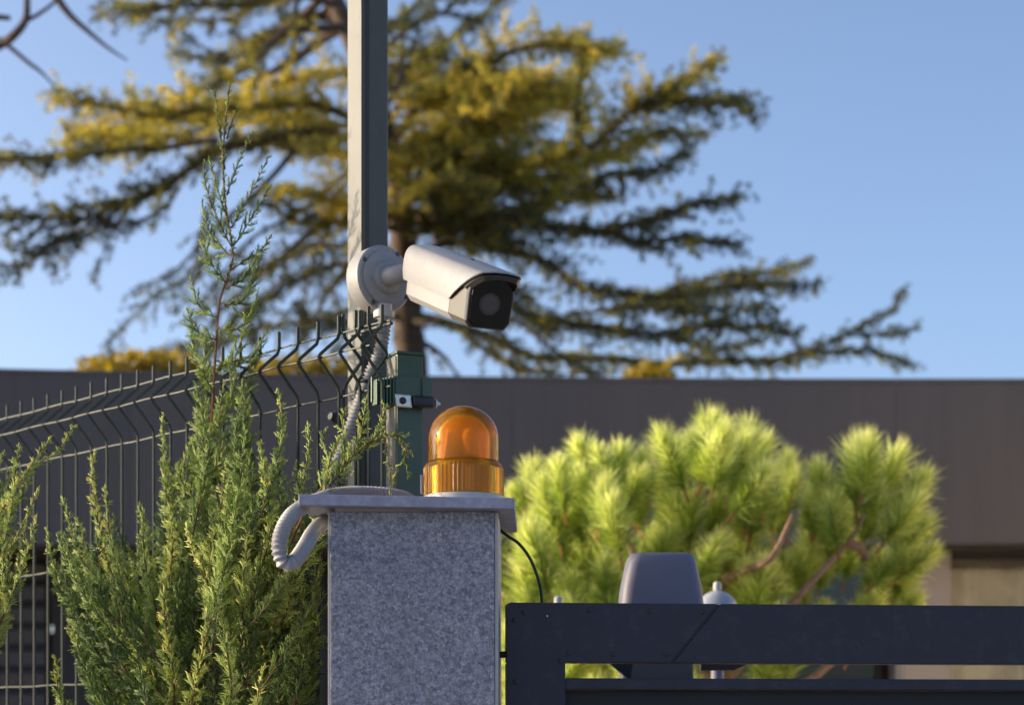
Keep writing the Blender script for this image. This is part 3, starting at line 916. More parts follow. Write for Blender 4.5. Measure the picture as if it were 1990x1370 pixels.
# ------------------------------------------------------------------ green post and clamp
GD = 3.92
post_c = P(787, 0, GD); post_c.z = 0
gyaw = math.radians(25)
gN = Vector((math.sin(gyaw), -math.cos(gyaw), 0)); gL = Vector((-math.cos(gyaw), -math.sin(gyaw), 0))
ptz = P(0, 694, GD).z
post = thing('fence_post', 'short dark green square fence post behind the stone pillar', 'post', post_c)
MB().box(post_c + UP * (ptz / 2), (.056, .056, ptz), ax=(-gL, -gN, UP), bev=.003).build('shaft', M['green'], post)
MB().box(post_c + gL * .0292 + UP * (ptz / 2 - .002), (.0022, .050, ptz - .006), ax=(-gL, -gN, UP), bev=.0006).build('sunlit_side_strip', M['sunlit_tone'], post)  # same pale colour painting sunlight on the post's left face
MB().box(post_c + UP * (ptz + .003), (.059, .059, .006), ax=(-gL, -gN, UP), bev=.002).build('end_cap', M['green'], post)

zc = P(0, 766, GD).z
cl_root = thing('fence_clamp', 'ribbed green clamp with black clip and zinc bolt gripping the fence post', 'clamp', post_c + UP * zc)
ctr = post_c + UP * zc
# collar round the post
m = MB()
for a, sz in ((gN * .033, (.072, .010, .056)), (-gN * .033, (.072, .010, .056)), (gL * .034, (.008, .054, .056)), (-gL * .034, (.008, .054, .056))):
    m.box(ctr + a, sz, ax=(-gL, -gN, UP), bev=.0015)
m.build('collar', M['green'], cl_root)
m = MB()
m.box(ctr - gL * .030 + gN * .0405 + UP * .002, (.020, .005, .050), ax=(-gL, -gN, UP), bev=.001)
m.build('end_block', M['green'], cl_root)
rib_dir = (gL * .9 + gN * .25).normalized()
for k in range(6):
    c = ctr + gL * (.040 + k * .0068) + gN * .030 - UP * (.001 + .0012 * k)
    MB().box(c, (.0036, .022, .054 - .001 * k), ax=(-gL, -gN, UP), bev=.0008).build('rib', M['green'], cl_root)
MB().box(ctr + gL * .057 + gN * .019, (.044, .006, .05), ax=(-gL, -gN, UP), bev=.001).build('rib_plate', M['green'], cl_root)
# zinc bracket under the clamp
lowc = ctr - UP * .022 + gN * .044
MB().box(lowc + gL * .022, (.034, .008, .026), ax=(-gL, -gN, (UP + gL * .15).normalized()), bev=.003).build('bracket', M['zinc'], cl_root)
MB().lathe([(.007, -.002), (.007, .002), (.004, .004)], lowc + gL * .024 + gN * .004, 14, axis=gN).build('slot', M['black'], cl_root)
# black clip wrapped round the front with a bolt
m = MB(); m.box(lowc - gL * .020 + UP * .001, (.046, .020, .023), ax=(-gL, -gN, UP), bev=.007, seg=3)
m.build('clip', M['black'], cl_root, True)
MB().lathe([(.0085, 0), (.0085, .004), (.004, .006), (.003, .012)], lowc - gL * .045, 12, axis=-gL).build('bolt', M['zinc'], cl_root)
MB().box(ctr - gL * .041 + gN * .02 + UP * .006, (.004, .012, .026), ax=(-gL, -gN, UP), bev=.001).build('tab', M['zinc'], cl_root)

# ------------------------------------------------------------------ mesh fence
FA = P(742, 592, 3.85)
FBp = P(15, 787, 4.99)
fdir = Vector((FBp.x - FA.x, FBp.y - FA.y, 0))
pitch = fdir.length / 22
fdir.normalize()
fnrm = Vector((fdir.y, -fdir.x, 0))
if fnrm.y > 0: fnrm = -fnrm
ftop = FA.z
fence = thing('mesh_fence', 'dark green welded mesh fence with V folds running back behind the junipers', 'fence', (FA.x, FA.y, 0))
def picket_path(o, sgn=1, depth=.05):
    prof = [(ftop, 0), (ftop - .034, 0), (ftop - .046, 0.004), (ftop - .082, depth * .93), (ftop - .088, depth), (ftop - .094, depth * .93), (ftop - .142, .004), (ftop - .155, 0), (ftop - .9, 0), (.05, 0)]
    return [Vector((o.x, o.y, z)) + fnrm * (d * sgn) for z, d in prof]
WR = .0038
HZ = [(ftop - .033, 0), (ftop - .088, .05), (ftop - .160, 0)] + [(ftop - .16 - .275 * k, 0) for k in range(1, 8)]
rf = random.Random(3)
for k in range(0, 44):
    o = FA + fdir * (pitch * k)
    m = MB()
    pts = picket_path(o)
    jx = fdir * rf.uniform(-.002, .002)
    m.tube([p + jx for p in pts], WR, 6)
    m.build('vertical_wire', M['wire'], fence, True)
for z, d in HZ:
    if z < .05: continue
    a = FA - fdir * .02 + fnrm * (d - WR * 1.5); b = FA + fdir * (pitch * 43.4) + fnrm * (d + WR * 1.7)
    a.z = b.z = z
    n = 45
    MB().tube([a.lerp(b, i / n) + UP * (.0012 * math.sin(i * 1.7)) for i in range(n + 1)], WR * .58, 6).build('horizontal_wire', M['wire'], fence, True)
# start of the next panel, folded the other way, overlapping at the post
fence2 = thing('mesh_fence', 'stub end of a second green mesh panel crossing the first beside the pole', 'fence', (FA.x - .03, FA.y + .06, 0))
d2 = Vector((-.62, .78, 0))
for k in range(3):
    o = FA + Vector((-.028, .035, 0)) + d2 * (.045 * k)
    MB().tube([p + UP * .004 for p in picket_path(o, -1, .045)], WR, 6).build('vertical_wire', M['wire'], fence2, True)
for z, d in HZ[:5]:
    a = FA + Vector((.012, .03, 0)) - fnrm * (d + WR * 1.7); b = a + d2 * .14
    a.z = b.z = z + .004
    MB().tube([a, b], WR, 6).build('horizontal_wire', M['wire'], fence2, True)
m = MB()
pb = P(655, 812, 3.99)
m.lathe([(.005, -.03), (.005, .0), (.013, .001), (.014, .006), (.009, .011), (.008, .018), (.004, .019)], pb, 14, axis=(-.7, -.65, .1))
tag(m.build('fence_bolt', M['screw'], None, True), 'round grey bolt head on the fence beside the tall pole', 'bolt')

# ------------------------------------------------------------------ stone pillar
pr = math.radians(-0.8)
pu = Vector((math.cos(pr), math.sin(pr), 0)); pv = Vector((-math.sin(pr), math.cos(pr), 0))
pO = P(637, 0, 3.5); pO.z = 0                        # front left foot
PW, PDp = .300, .30
cap_zb = P(0, 986, 3.47).z
pillar = thing('stone_pillar', 'grey speckled granite gate pillar under a thin overhanging cap', 'pillar', pO + pu * PW / 2)
def pbox(u0, u1, v0, v1, z0, z1, bev=.0015, roll=0.0):
    m = MB()
    ax = [pu, pv, UP]
    if roll:
        c, s = math.cos(roll), math.sin(roll)
        ax = [pu * c + UP * s, pv, UP * c - pu * s]
    m.box(pO + pu * ((u0 + u1) / 2) + pv * ((v0 + v1) / 2) + UP * ((z0 + z1) / 2), (u1 - u0, v1 - v0, z1 - z0), ax=ax, bev=bev)
    return m
pt = cap_zb - .004
pbox(.0045, PW - .0055, 0.0, .022, 0, pt).build('front_slab', M['granite'], pillar)
pbox(0, .004, .003, PDp, 0, pt - .001, .0008).build('side_slab', M['slab_edge'], pillar)
pbox(PW - .005, PW + .001, .003, PDp, 0, pt - .001, .0008).build('side_slab', M['slab_edge'], pillar)
pbox(.0045, PW - .0055, .0225, PDp, 0, pt).build('core', M['granite'], pillar)
cap = pbox(-.0475, .3305, -.036, PDp + .05, cap_zb, cap_zb + .0195, .0022, math.radians(-1.1))
cap.build('cap', M['cap_stone'], pillar)
capz = cap_zb + .0195
# pale mortar showing under the cap
pbox(.012, PW - .012, .004, PDp - .01, pt + .0002, cap_zb + .004, .001).build('mortar', M['slab_edge'], pillar)

# ------------------------------------------------------------------ beacon
bd = 3.62
bc = P(901, 0, bd)
bz = P(0, 974, 3.60).z - .0005
bc.z = capz - .0035
beacon = thing('warning_beacon', 'amber domed warning beacon with ribbed collar on the pillar cap', 'beacon light', bc)
s = bd / FPX                                          # metres per photo pixel at the beacon
zt_ = P(0, 789, bd).z
zr = P(0, 899, bd).z                                  # shoulder between dome and ribbed ring
z0 = bc.z
h_ring0, h_ring1, h_top = P(0, 964, bd).z - z0, zr - z0, zt_ - z0
MB().lathe([(.0735, 0), (.0735, h_ring0 - .001), (.068, h_ring0 + .001)], bc, 64).build('base', M['white_plastic'], beacon, True)
rr_ = 77 * s
rd = 68 * s
NR = 56
def ribs(i, k):
    return 1.0 + (0.018 if i % 4 in (0, 1) else 0.0)
t_ = .0025
MB().lathe([(rr_, h_ring0 + .0012), (rr_, h_ring1 - .012), (rr_ - .003, h_ring1 - .004), (rr_ - .009, h_ring1), (rd + .0005, h_ring1 + .001), (rd - .003, h_ring1 + .001), (rr_ - .010, h_ring1 - .004), (rr_ - .0045, h_ring1 - .012), (rr_ - .004, h_ring0 + .0012)], bc, NR * 4,
           wob=lambda i, k: ribs(i, k) if k in (0, 1) else 1.0, caps=False).build('ribbed_collar', M['amber'], beacon)
hd = h_top - h_ring1
sph = [(rd * math.cos(a), h_top - rd * .93 + rd * .93 * math.sin(a)) for a in np.linspace(0, math.pi / 2, 14)]
dome = [(rd, h_ring1 + .0012)] + [(rd, h_ring1 + (h_top - rd * .93 - h_ring1) * .5)] + sph
inner = [((r - t_) if r > t_ * 2 else 0, h - t_) for r, h in reversed(sph)] + [(rd - t_, h_ring1 + .0012)]
MB().lathe(dome + inner, bc, 72, caps=False).build('dome', M['amber'], beacon, True)
MB().lathe([(.046, h_ring0 + .002), (.046, h_ring1 - .004), (.030, h_ring1), (.030, h_ring1 + .012), (.0, h_ring1 + .012)], bc, 32).build('lamp_holder', M['black'], beacon, True)
MB().lathe([(.010, h_ring1 + .0125), (.010, h_ring1 + .022), (.017, h_ring1 + .036), (.017, h_ring1 + .048), (.010, h_ring1 + .060), (.002, h_ring1 + .063)], bc + Vector((.014, -.012, 0)), 20).build('bulb', M['diffuser'], beacon, True)
m = MB()
arc = [(.040 * math.cos(a), .040 * math.sin(a)) for a in np.linspace(math.radians(150), math.radians(290), 14)]
m.loft([[bc + Vector((x, -y * .9, h_ring1 + .004)), bc + Vector((x * .8, -y * .7, h_ring1 + .058)), bc + Vector((x * .77, -y * .67, h_ring1 + .058)), bc + Vector((x * .96, -y * .86, h_ring1 + .004))] for x, y in arc])
m.build('reflector', M['zinc'], beacon, True)
MB().box(bc + Vector((-.0765, -.01, h_ring0 + .020)), (.004, .014, .034), bev=.001).build('clip', M['white_plastic'], beacon)

# ------------------------------------------------------------------ corrugated conduits
def corrugated(name, pts, r, label, parent=None, pitch=.0085, depth=.0046):
    path = resample(smooth_path(pts, 16), pitch / 4)
    rad = [r + depth * (math.cos(2 * math.pi * (i % 4) / 4) * .5) for i in range(len(path))]
    m = MB(); m.tube(path, rad, 14)
    o = m.build(name, M['conduit'], parent, True)
    return o
cd1 = thing('corrugated_conduit', 'grey corrugated conduit running down from the camera mount beside the pole', 'conduit', P(742, 640, 3.93))
corrugated('tube', [P(746, 604, 3.965), P(746, 640, 3.955), P(738, 685, 3.945), P(716, 738, 3.93), P(697, 790, 3.91), P(674, 850, 3.90), P(646, 925, 3.90), P(622, 1000, 3.90), P(608, 1120, 3.92), P(604, 1300, 3.94)], .0118, None, cd1)
MB().lathe([(.021, -.010), (.021, .002), (.0165, .004), (.0165, .016)], P(746, 608, 3.965), 20).build('gland', M['white_plastic'], cd1, True)
def tie(c, ax, r):
    MB().lathe([(r - .002, -.0025), (r + .0012, -.0025), (r + .0012, .0025), (r - .002, .0025)], c, 20, axis=ax).build('cable_tie', M['black'], cd1, True)
tie(P(712, 746, 3.927), P(716, 738, 3.93) - P(697, 790, 3.91), .0128)

corr = corrugated('corrugated_conduit', [P(825, 1004, 3.88), P(800, 976, 3.82), P(765, 963, 3.76), P(700, 958, 3.71), P(650, 962, 3.65), P(617, 972, 3.59), P(588, 985, 3.52), P(565, 1003, 3.47), P(548, 1032, 3.44), P(542, 1066, 3.42), P(551, 1093, 3.42), P(570, 1092, 3.43), P(590, 1066, 3.47), P(607, 1037, 3.53), P(628, 1016, 3.62), P(668, 1010, 3.71)], .0122, None, pitch=.0085, depth=.0040)
gp_ = P(651, 1010, 3.685)
MB().lathe([(.0205, -.004), (.0205, .006), (.017, .008), (.0155, .012)], Vector((-.3262, gp_.y, gp_.z)), 20, axis=(-1, 0, 0)).build('gland', M['white_plastic'], corr, True)
tag(corr, 'white corrugated conduit looping over the left end of the pillar cap', 'conduit')

# black cable from the cap down to the gate
cb = smooth_path([P(960, 1020, 3.72), P(985, 1040, 3.70), P(1008, 1056, 3.68), P(1030, 1085, 3.68), P(1046, 1125, 3.69), P(1053, 1165, 3.70), P(1056, 1260, 3.70), P(1050, 1500, 3.7)], 10)
m = MB(); m.tube(cb, .0031, 8)
tag(m.build('black_cable', M['black'], None, True), 'thin black cable curving from the cap down behind the gate', 'cable')

# ------------------------------------------------------------------ security camera
ph, th = math.radians(25), math.radians(20.5)
ca_ = Vector((math.sin(ph) * math.cos(th), -math.cos(ph) * math.cos(th), -math.sin(th)))      # optical axis
cu = Vector((math.sin(ph) * math.sin(th), -math.cos(ph) * math.sin(th), math.cos(th)))        # up
clft = Vector((-math.cos(ph), -math.sin(ph), 0))                                            # viewer's left side
CL = .325
cf = P(954, 587, 3.65)                                   # centre of the front window
cr = cf - ca_ * CL
scam = thing('security_camera', 'white bullet security camera on a round mount fixed to the pole', 'security camera', (cr.x, cr.y, cr.z))
def cpt(l, h, t):                                        # l to viewer's left, h up, t along axis from the rear
    return cr + clft * l + cu * h + ca_ * t
def section(w_top, w_mid, w_bot, h_top, h_mid, h_bot, n=5):
    """closed outline, rounded at the top, in (l, h)"""
    pts = []
    for k in range(n + 1):
        a = math.pi / 2 * k / n
        pts.append((w_mid - (w_mid - w_top) * (1 - math.cos(a)) , h_mid + (h_top - h_mid) * math.sin(a)))
    pts2 = [(-l, h) for l, h in reversed(pts)]
    low = [(-w_mid, h_mid), (-w_bot - .006, h_bot + .012), (-w_bot + .004, h_bot), (w_bot - .004, h_bot), (w_bot + .006, h_bot + .012)]
    return pts + pts2[0:] + low[1:]
# lower body
sec = section(.026, .0455, .038, .046, .012, -.050)
rings = []
for t, k in ((0, .86), (.004, .95), (.012, 1.0), (CL - .090, 1.0)):
    rings.append([cpt(l * k, h * k, t) for l, h in sec])
MB().loft(rings).build('body', M['white'], scam, False)
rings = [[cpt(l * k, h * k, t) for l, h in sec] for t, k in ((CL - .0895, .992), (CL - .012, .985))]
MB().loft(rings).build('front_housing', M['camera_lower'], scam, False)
rings = [[cpt(l * k, h * k, t) for l, h in sec] for t, k in ((CL - .0115, 1.0), (CL - .002, 1.0), (CL, .97))]
MB().loft(rings).build('bezel', M['camera_bezel'], scam, False)
rings = [[cpt(l * k, h * k - .001, t) for l, h in sec] for t, k in ((CL + .0003, .90), (CL + .0022, .88))]
MB().loft(rings).build('front_glass', M['glass_dark'], scam, False)
# lens inside the window
lc = cpt(.003, -.004, CL + .0023)
MB().lathe([(.0205, 0), (.0209, .0006), (.0205, .0012), (.0201, .0008)], lc, 36, axis=ca_).build('lens_ring', M['screw'], scam, True)
MB().lathe([(.0165, 0), (.016, .0010), (.010, .0018), (.0, .0020)], lc, 30, axis=ca_).build('lens', M['lens'], scam, True)
# sun shield: shell over the top and sides, cut obliquely at the front
def shield_ring(t_top, t_side, off, n=10):
    pts = []
    W, HT, HM = .0515 + off, .0545 + off, .0135
    prof = [(W - .003, -.012), (W, HM * .4)]
    for k in range(n + 1):
        a = math.pi / 2 * k / n
        prof.append((W * (.62 + .38 * math.cos(a)) if a < math.pi / 2 else W * .62, HM + (HT - HM) * math.sin(a) ** .8))
    prof.append((W * .25, HT + .0025))
    full = prof + [(-l, h) for l, h in reversed(prof)]
    out = []
    for l, h in full:
        f = min(1.0, max(0.0, (h + .012) / (HT + .012)))
        t = t_side + (t_top - t_side) * f ** 1.0
        out.append((l, h, t))
    return out
ro = shield_ring(-.012, -.004, 0); ro1 = shield_ring(-.004, .004, .0015)
ts, tt_ = CL - .084, CL + .032
r_f = shield_ring(tt_, ts, .0015); r_fi = shield_ring(tt_, ts, -.0008)
r_bi = shield_ring(-.002, .004, -.0012)
rear_in = [(l * .9, h * .93, t) for l, h, t in ro]
loop_ = [rear_in, ro, ro1, r_f, r_fi, r_bi]
m = MB(); m.loft([[cpt(*q) for q in r] for r in loop_], caps=False, closed=False)
# rear plate closing the shell
rv = [m.bm.verts.new(cpt(l, h, -.012 + (0 if h > 0 else .004))) for l, h, t in rear_in]
m.bm.faces.new(rv)
m.build('sun_shield', M['white'], scam, True)
# black visor lining under the shield's front edge
lin_a = [(l * .965, h - .0025, t - .001) for l, h, t in shield_ring(tt_ + .004, ts + .012, -.0012)]
lin_b = [(l * .90, h - .009, t) for l, h, t in shield_ring(tt_ + .004, ts + .012, -.004)]
lin_c = [(l * .90, h - .009, CL - .055) for l, h, t in lin_b]
lin_d = [(l * .965, h - .0025, CL - .055) for l, h, t in lin_a]
sel = range(3, len(lin_a) - 3)
m = MB(); m.loft([[cpt(*r[i]) for i in sel] for r in (lin_d, lin_a, lin_b, lin_c)], caps=False, closed=False)
m.build('visor', M['camera_bezel'], scam, True)
# two screws on top of the shield
for l, t in ((-.012, CL - .14),):
    MB().lathe([(.0055, 0), (.0055, .0016), (.003, .003)], cpt(l, .0573, t), 14, axis=cu).build('screw', M['screw'], scam)
# round junction box on the pole and ball arm
jyaw = math.radians(40)
jn = Vector((math.sin(jyaw), -math.cos(jyaw), 0))
jf = P(749, 541, 3.965)                                  # centre of the round face
jr = .0665
jb = MB(); jb.lathe([(jr * .90, -.050), (jr * .97, -.044), (jr, -.004), (jr - .004, 0)], jf, 56, axis=jn)
jbo = jb.build('junction_box', M['white'], scam, True)
fl = MB(); fl.lathe([(jr - .011, .0003), (jr - .012, .004), (jr - .020, .0055), (.034, .0058), (.030, .012), (.018, .016)], jf, 48, axis=jn)
flo = fl.build('mount_flange', M['white'], scam, True)
ju = UP.cross(jn).normalized()
for a in (60, 150, 240, 330):
    q = jf + (ju * math.cos(math.radians(a)) + UP * math.sin(math.radians(a))) * (jr - .006) + jn * .0005
    MB().lathe([(.0048, 0), (.0048, .0012), (.003, .0016)], q, 12, axis=jn).build('screw', M['screw'], scam)
aj0 = jf + jn * .010; aj1 = cpt(.004, .006, -.004)
MB().tube(smooth_path([aj0, aj0 + jn * .022, aj1 - ca_ * .016, aj1], 6), [.021] * 4 + [.019] * 7 + [.020, .021, .022, .022, .022, .021, .020, .019], 20).build('ball_arm', M['white'], scam, True)

# ------------------------------------------------------------------ sliding gate
gr_ = math.radians(5.6)
gu = Vector((math.cos(gr_), math.sin(gr_), 0)); gv = Vector((-math.sin(gr_), math.cos(gr_), 0))
gO = P(985, 0, 3.6); gO.z = 0
gate = thing('metal_gate', 'dark navy metal gate frame with riveted corner plate right of the pillar', 'gate', gO)
gz_t = P(0, 1170, 3.6).z
gz_b = P(0, 1286, 3.6).z
GW = 2.6
def gbox(u0, u1, v0, v1, z0, z1, bev=.002):
    m = MB(); m.box(gO + gu * ((u0 + u1) / 2) + gv * ((v0 + v1) / 2) + UP * ((z0 + z1) / 2), (u1 - u0, v1 - v0, z1 - z0), ax=(gu, gv, UP), bev=bev)
    return m
sw = 112 * 3.6 / FPX
gbox(.002, sw - .0005, .004, .055, .08, gz_b - .0005).build('stile', M['gate'], gate)
gbox(.002, GW, .004, .055, gz_b, gz_t - .001).build('top_rail', M['gate'], gate)
gbox(GW - sw, GW, .004, .055, .08, gz_b - .0005).build('stile', M['gate'], gate)
gbox(sw + .0005, GW - sw - .0005, .004, .055, .08, .2).build('bottom_rail', M['gate'], gate)
zm1 = P(0, 1317, 3.62).z; zm0 = P(0, 1340, 3.62).z
gbox(sw + .0005, GW - sw - .0005, .002, .058, zm0, zm1, .004).build('middle_rail', M['gate'], gate)
gbox(sw + .0005, GW - sw - .0005, .028, .034, .2005, zm0 - .0005, .0005).build('panel', M['gate_panel'], gate)
# riveted L-shaped corner plate, cut on the slant, and the cover plate that meets it
def gp(px, py, v=0.0):
    x = (px - 985) * 3.6 / FPX * 1.02
    return gO + gu * x + gv * v + UP * (P(0, py, 3.6).z)
pl = [gp(985, 1600), gp(985, 1177), gp(991, 1170), gp(1392, 1170), gp(1300, 1284.5), gp(1097, 1284.5), gp(1097, 1600)]
MB().ngon_prism(pl, gv * .0035).bevel(.0009, 1).build('corner_plate', M['gate'], gate)
pl = [gp(1400, 1170), gp(3700, 1170), gp(3700, 1284.5), gp(1308, 1284.5)]
MB().ngon_prism(pl, gv * .0035).bevel(.0009, 1).build('cover_plate', M['gate'], gate)
for px, py in ((1018, 1190), (1000, 1205), (1143, 1184), (1258, 1184), (1362, 1186), (1103, 1268), (1088, 1284), (1190, 1270), (1292, 1269), (1002, 1324), (1062, 1196)):
    r = .0022 if px == 1062 else .0048
    MB().lathe([(r, 0), (r, .0012), (r * .6, .0024), (0.0, .0028)], gp(px, py, 0), 10, axis=-gv).build('rivet', M['zinc' if px == 1062 else 'black'], gate)
m = MB(); m.tube([gO + gu * .01 + gv * .03 + UP * P(0, 1270, 3.6).z, gO - gu * .02 + gv * .03 + UP * P(0, 1270, 3.6).z], .006, 12)
m.build('hinge_pin', M['black'], gate, True)

# ------------------------------------------------------------------ junipers
rngj = np.random.default_rng(21)
def plume(lf, stem, pts, r0, fine=1.0, side=.05, step=.0068, tint=.4, tip_bare=.0, base_bare=.0, wide=1.0, tw=.016):
    """one feathery shoot: a woody stem path (world points) with side shoots carrying fine scale-leaf twigs"""
    path = resample(smooth_path(pts, 6), step)
    N = len(path)
    if N < 4: return
    if stem is not None:
        stem.tube(path[::3] + [path[-1]], [max(.0008, r0 * (1 - .85 * i / max(1, (len(path[::3])))) ) for i in range(len(path[::3]) + 1)], 5)
    ga = rngj.uniform(0, 6.28)
    A = np.array(path)
    plane = unit(np.array([rngj.normal(0, .5), -1.0, rngj.normal(0, .3)]))
    for i in range(N):
        t = i / (N - 1)
        if t < base_bare: continue
        tan = unit(A[min(N - 1, i + 1)] - A[max(0, i - 1)])
        ga += 2.4 + rngj.normal(0, .4)
        ref = np.cross(tan, [0.3, 1, 0.2]); ref = unit(ref)
        r2 = np.cross(tan, ref)
        radial = ref * math.cos(ga) + r2 * math.sin(ga)
        ang = rngj.uniform(.45, .85)
        d = unit(tan * math.cos(ang) + radial * math.sin(ang) * wide)
        prof = (min(1, (t - base_bare) * 6 + .35)) * (1 - .82 * t ** 1.4)
        L = side * prof * rngj.uniform(.6, 1.25)
        if t > 1 - tip_bare: L *= .35
        L = max(L, .010)
        k = max(2, int(L / .0030))
        s = (np.arange(k) + .3) / k
        # shoot curves back towards the stem direction
        cur = unit(d + tan * .5)
        base = A[i][None] + d[None] * (s * L)[:, None] * (1 - .25 * s[:, None]) + cur[None] * (s * L)[:, None] * .25 * s[:, None]
        pn = unit(np.cross(d, radial) + rngj.normal(0, .35, 3))
        sidev = unit(np.cross(d, pn))
        sg = np.where(np.arange(k) % 2 == 0, 1.0, -1.0)[:, None]
        a2 = rngj.uniform(.5, .8)
        D = d[None] * math.cos(a2) + sidev[None] * sg * math.sin(a2) + rngj.normal(0, .14, (k, 3)) + np.array([[0, 0, .12]])
        Lt = tw * (1.05 - .6 * s) * rngj.uniform(.7, 1.25, k) * (0.55 + .45 * prof)
        sh = rngj.normal(tint, .10)
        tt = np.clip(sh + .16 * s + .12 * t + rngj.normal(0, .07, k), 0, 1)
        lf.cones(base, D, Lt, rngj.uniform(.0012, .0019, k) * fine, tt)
        # second rank of finer twiglets
        B2 = base + D / np.linalg.norm(D, axis=1, keepdims=True) * (Lt * .45)[:, None]
        D2 = d[None] * .8 + sidev[None] * sg * .25 + rngj.normal(0, .3, (k, 3))
        lf.cones(B2, D2, Lt * .85, .0012 * fine, np.clip(tt + .06, 0, 1))
        # shoot axis itself
        lf.cones(A[i][None], d[None], [L * 1.12], [.0018], [sh])

def fence_depth(x):
    k = (x - 995) / FPX
    # depth at which the fence line crosses column x
    t = (k * FA.y - FA.x) / (fdir.x - k * fdir.y)
    return FA.y + fdir.y * t

def juniper(name, label, foot, explicit, interior, seed):
    root = thing(name, label, 'juniper', foot, 'junipers along the fence')
    for e in explicit:
        lf, st = Leaves(), MB()
        plume(lf, st, *e[0], **e[1])
        for sub in e[2]:
            plume(lf, st, *sub[0], **sub[1])
        so = st.build('branch', M['bark_juniper'], root, True)
        tag(link_mesh('foliage', lf.mesh('foliage'), M['juniper'], so), kind='stuff')
    lf, st = Leaves(), MB()
    for pts, kw in interior:
        plume(lf, st, pts, .0022, **kw)
    so = st.build('inner_stems', M['bark_juniper'], root, True)
    tag(so, kind='stuff')
    tag(link_mesh('inner_foliage', lf.mesh('inner_foliage'), M['juniper'], so), kind='stuff')
    return root

JF = P(420, 0, 3.98); JF.z = 0
def jd(x, off=.12):
    return fence_depth(x) - off

# ---- tall leader with its open laterals
ex = []
LD = 4.10
leader = [Vector((JF.x, JF.y, .0)), P(415, 1500, 4.05), P(405, 1100, 4.08), P(400, 950, 4.09), P(412, 800, 4.10), P(420, 660, 4.10), P(428, 580, 4.10), P(452, 500, 4.10), P(438, 400, 4.10), P(434, 300, 4.10), P(440, 225, 4.10), P(446, 165, 4.10)]
subs = []
def lat(*pts, side=.028, tint=.32, tw=.013, wide=.75, step=.0075, r=.0016):
    side *= 1.5; tw *= 1.1; tint -= .12
    subs.append((([P(x, y, LD + d) for x, y, d in pts], r), dict(side=side, tint=tint, tw=tw, wide=wide, step=step, fine=.78)))
lat((440, 270, 0), (452, 235, 0), (462, 205, -.02), side=.008, tw=.008)
lat((436, 300, 0), (424, 240, 0), (420, 190, .02), (408, 170, .02), side=.007, tw=.008)
lat((437, 330, 0), (430, 280, 0), (428, 240, 0), side=.010, tw=.008)
lat((440, 380, 0), (462, 320, .01), (490, 260, .02), side=.014, tw=.010)
lat((440, 420, 0), (424, 370, -.02), (408, 310, -.03), side=.022)
lat((445, 450, 0), (478, 395, .01), (500, 350, .02), (522, 305, .03), side=.020, tw=.011)
lat((450, 485, 0), (485, 430, .01), (510, 390, .02), (525, 360, .03), side=.022, tw=.012)
lat((450, 480, 0), (420, 420, -.03), (402, 370, -.05), (396, 320, -.06), side=.026)
lat((452, 500, 0), (418, 470, .02), (400, 430, .04), (392, 390, .05), side=.028)
lat((448, 525, 0), (488, 500, .01), (512, 480, .03), (524, 460, .04), side=.024, tw=.012)
lat((436, 560, 0), (470, 545, -.02), (500, 500, -.03), (520, 470, -.03), side=.026)
lat((440, 550, 0), (415, 520, -.04), (400, 490, -.05), (395, 440, -.06), side=.03, tint=.35)
lat((430, 590, 0), (465, 590, -.03), (492, 550, -.04), (505, 500, -.04), side=.03, tint=.38)
lat((425, 620, 0), (390, 600, .02), (378, 570, .03), (372, 540, .04), side=.03, tint=.3)
lat((422, 640, 0), (460, 640, -.05), (490, 610, -.06), (500, 570, -.06), side=.034, tint=.45)
lat((420, 660, 0), (390, 650, -.04), (372, 630, -.06), (365, 600, -.07), side=.034, tint=.42)
lat((418, 700, 0), (460, 710, .02), (495, 690, .03), (515, 650, .04), side=.035, tint=.4)
lat((415, 720, 0), (450, 700, -.06), (470, 660, -.08), (478, 610, -.09), side=.036, tint=.5)
lat((415, 720, 0), (385, 700, .04), (376, 670, .06), (372, 620, .07), side=.036, tint=.35)
lat((412, 760, 0), (395, 720, -.08), (400, 680, -.1), (395, 640, -.1), side=.036, tint=.5)
lat((412, 780, 0), (470, 770, .03), (490, 730, .03), (500, 680, .04), side=.036, tint=.42)
lat((408, 850, 0), (440, 800, -.08), (455, 750, -.1), (450, 690, -.1), side=.04, tint=.45)
lat((405, 880, 0), (395, 820, .05), (385, 780, .06), (392, 730, .06), side=.04, tint=.4)
lat((405, 900, 0), (470, 860, -.04), (480, 810, -.05), (470, 740, -.05), side=.04, tint=.5)
lat((402, 950, 0), (430, 880, -.1), (425, 820, -.12), (435, 750, -.12), side=.042, tint=.5)
lat((402, 980, 0), (385, 900, -.1), (390, 850, -.12), (405, 780, -.12), side=.042, tint=.5)
ex.append(((leader, .0095), dict(side=.022, tint=.35, base_bare=.86, tw=.012, wide=.8), subs))
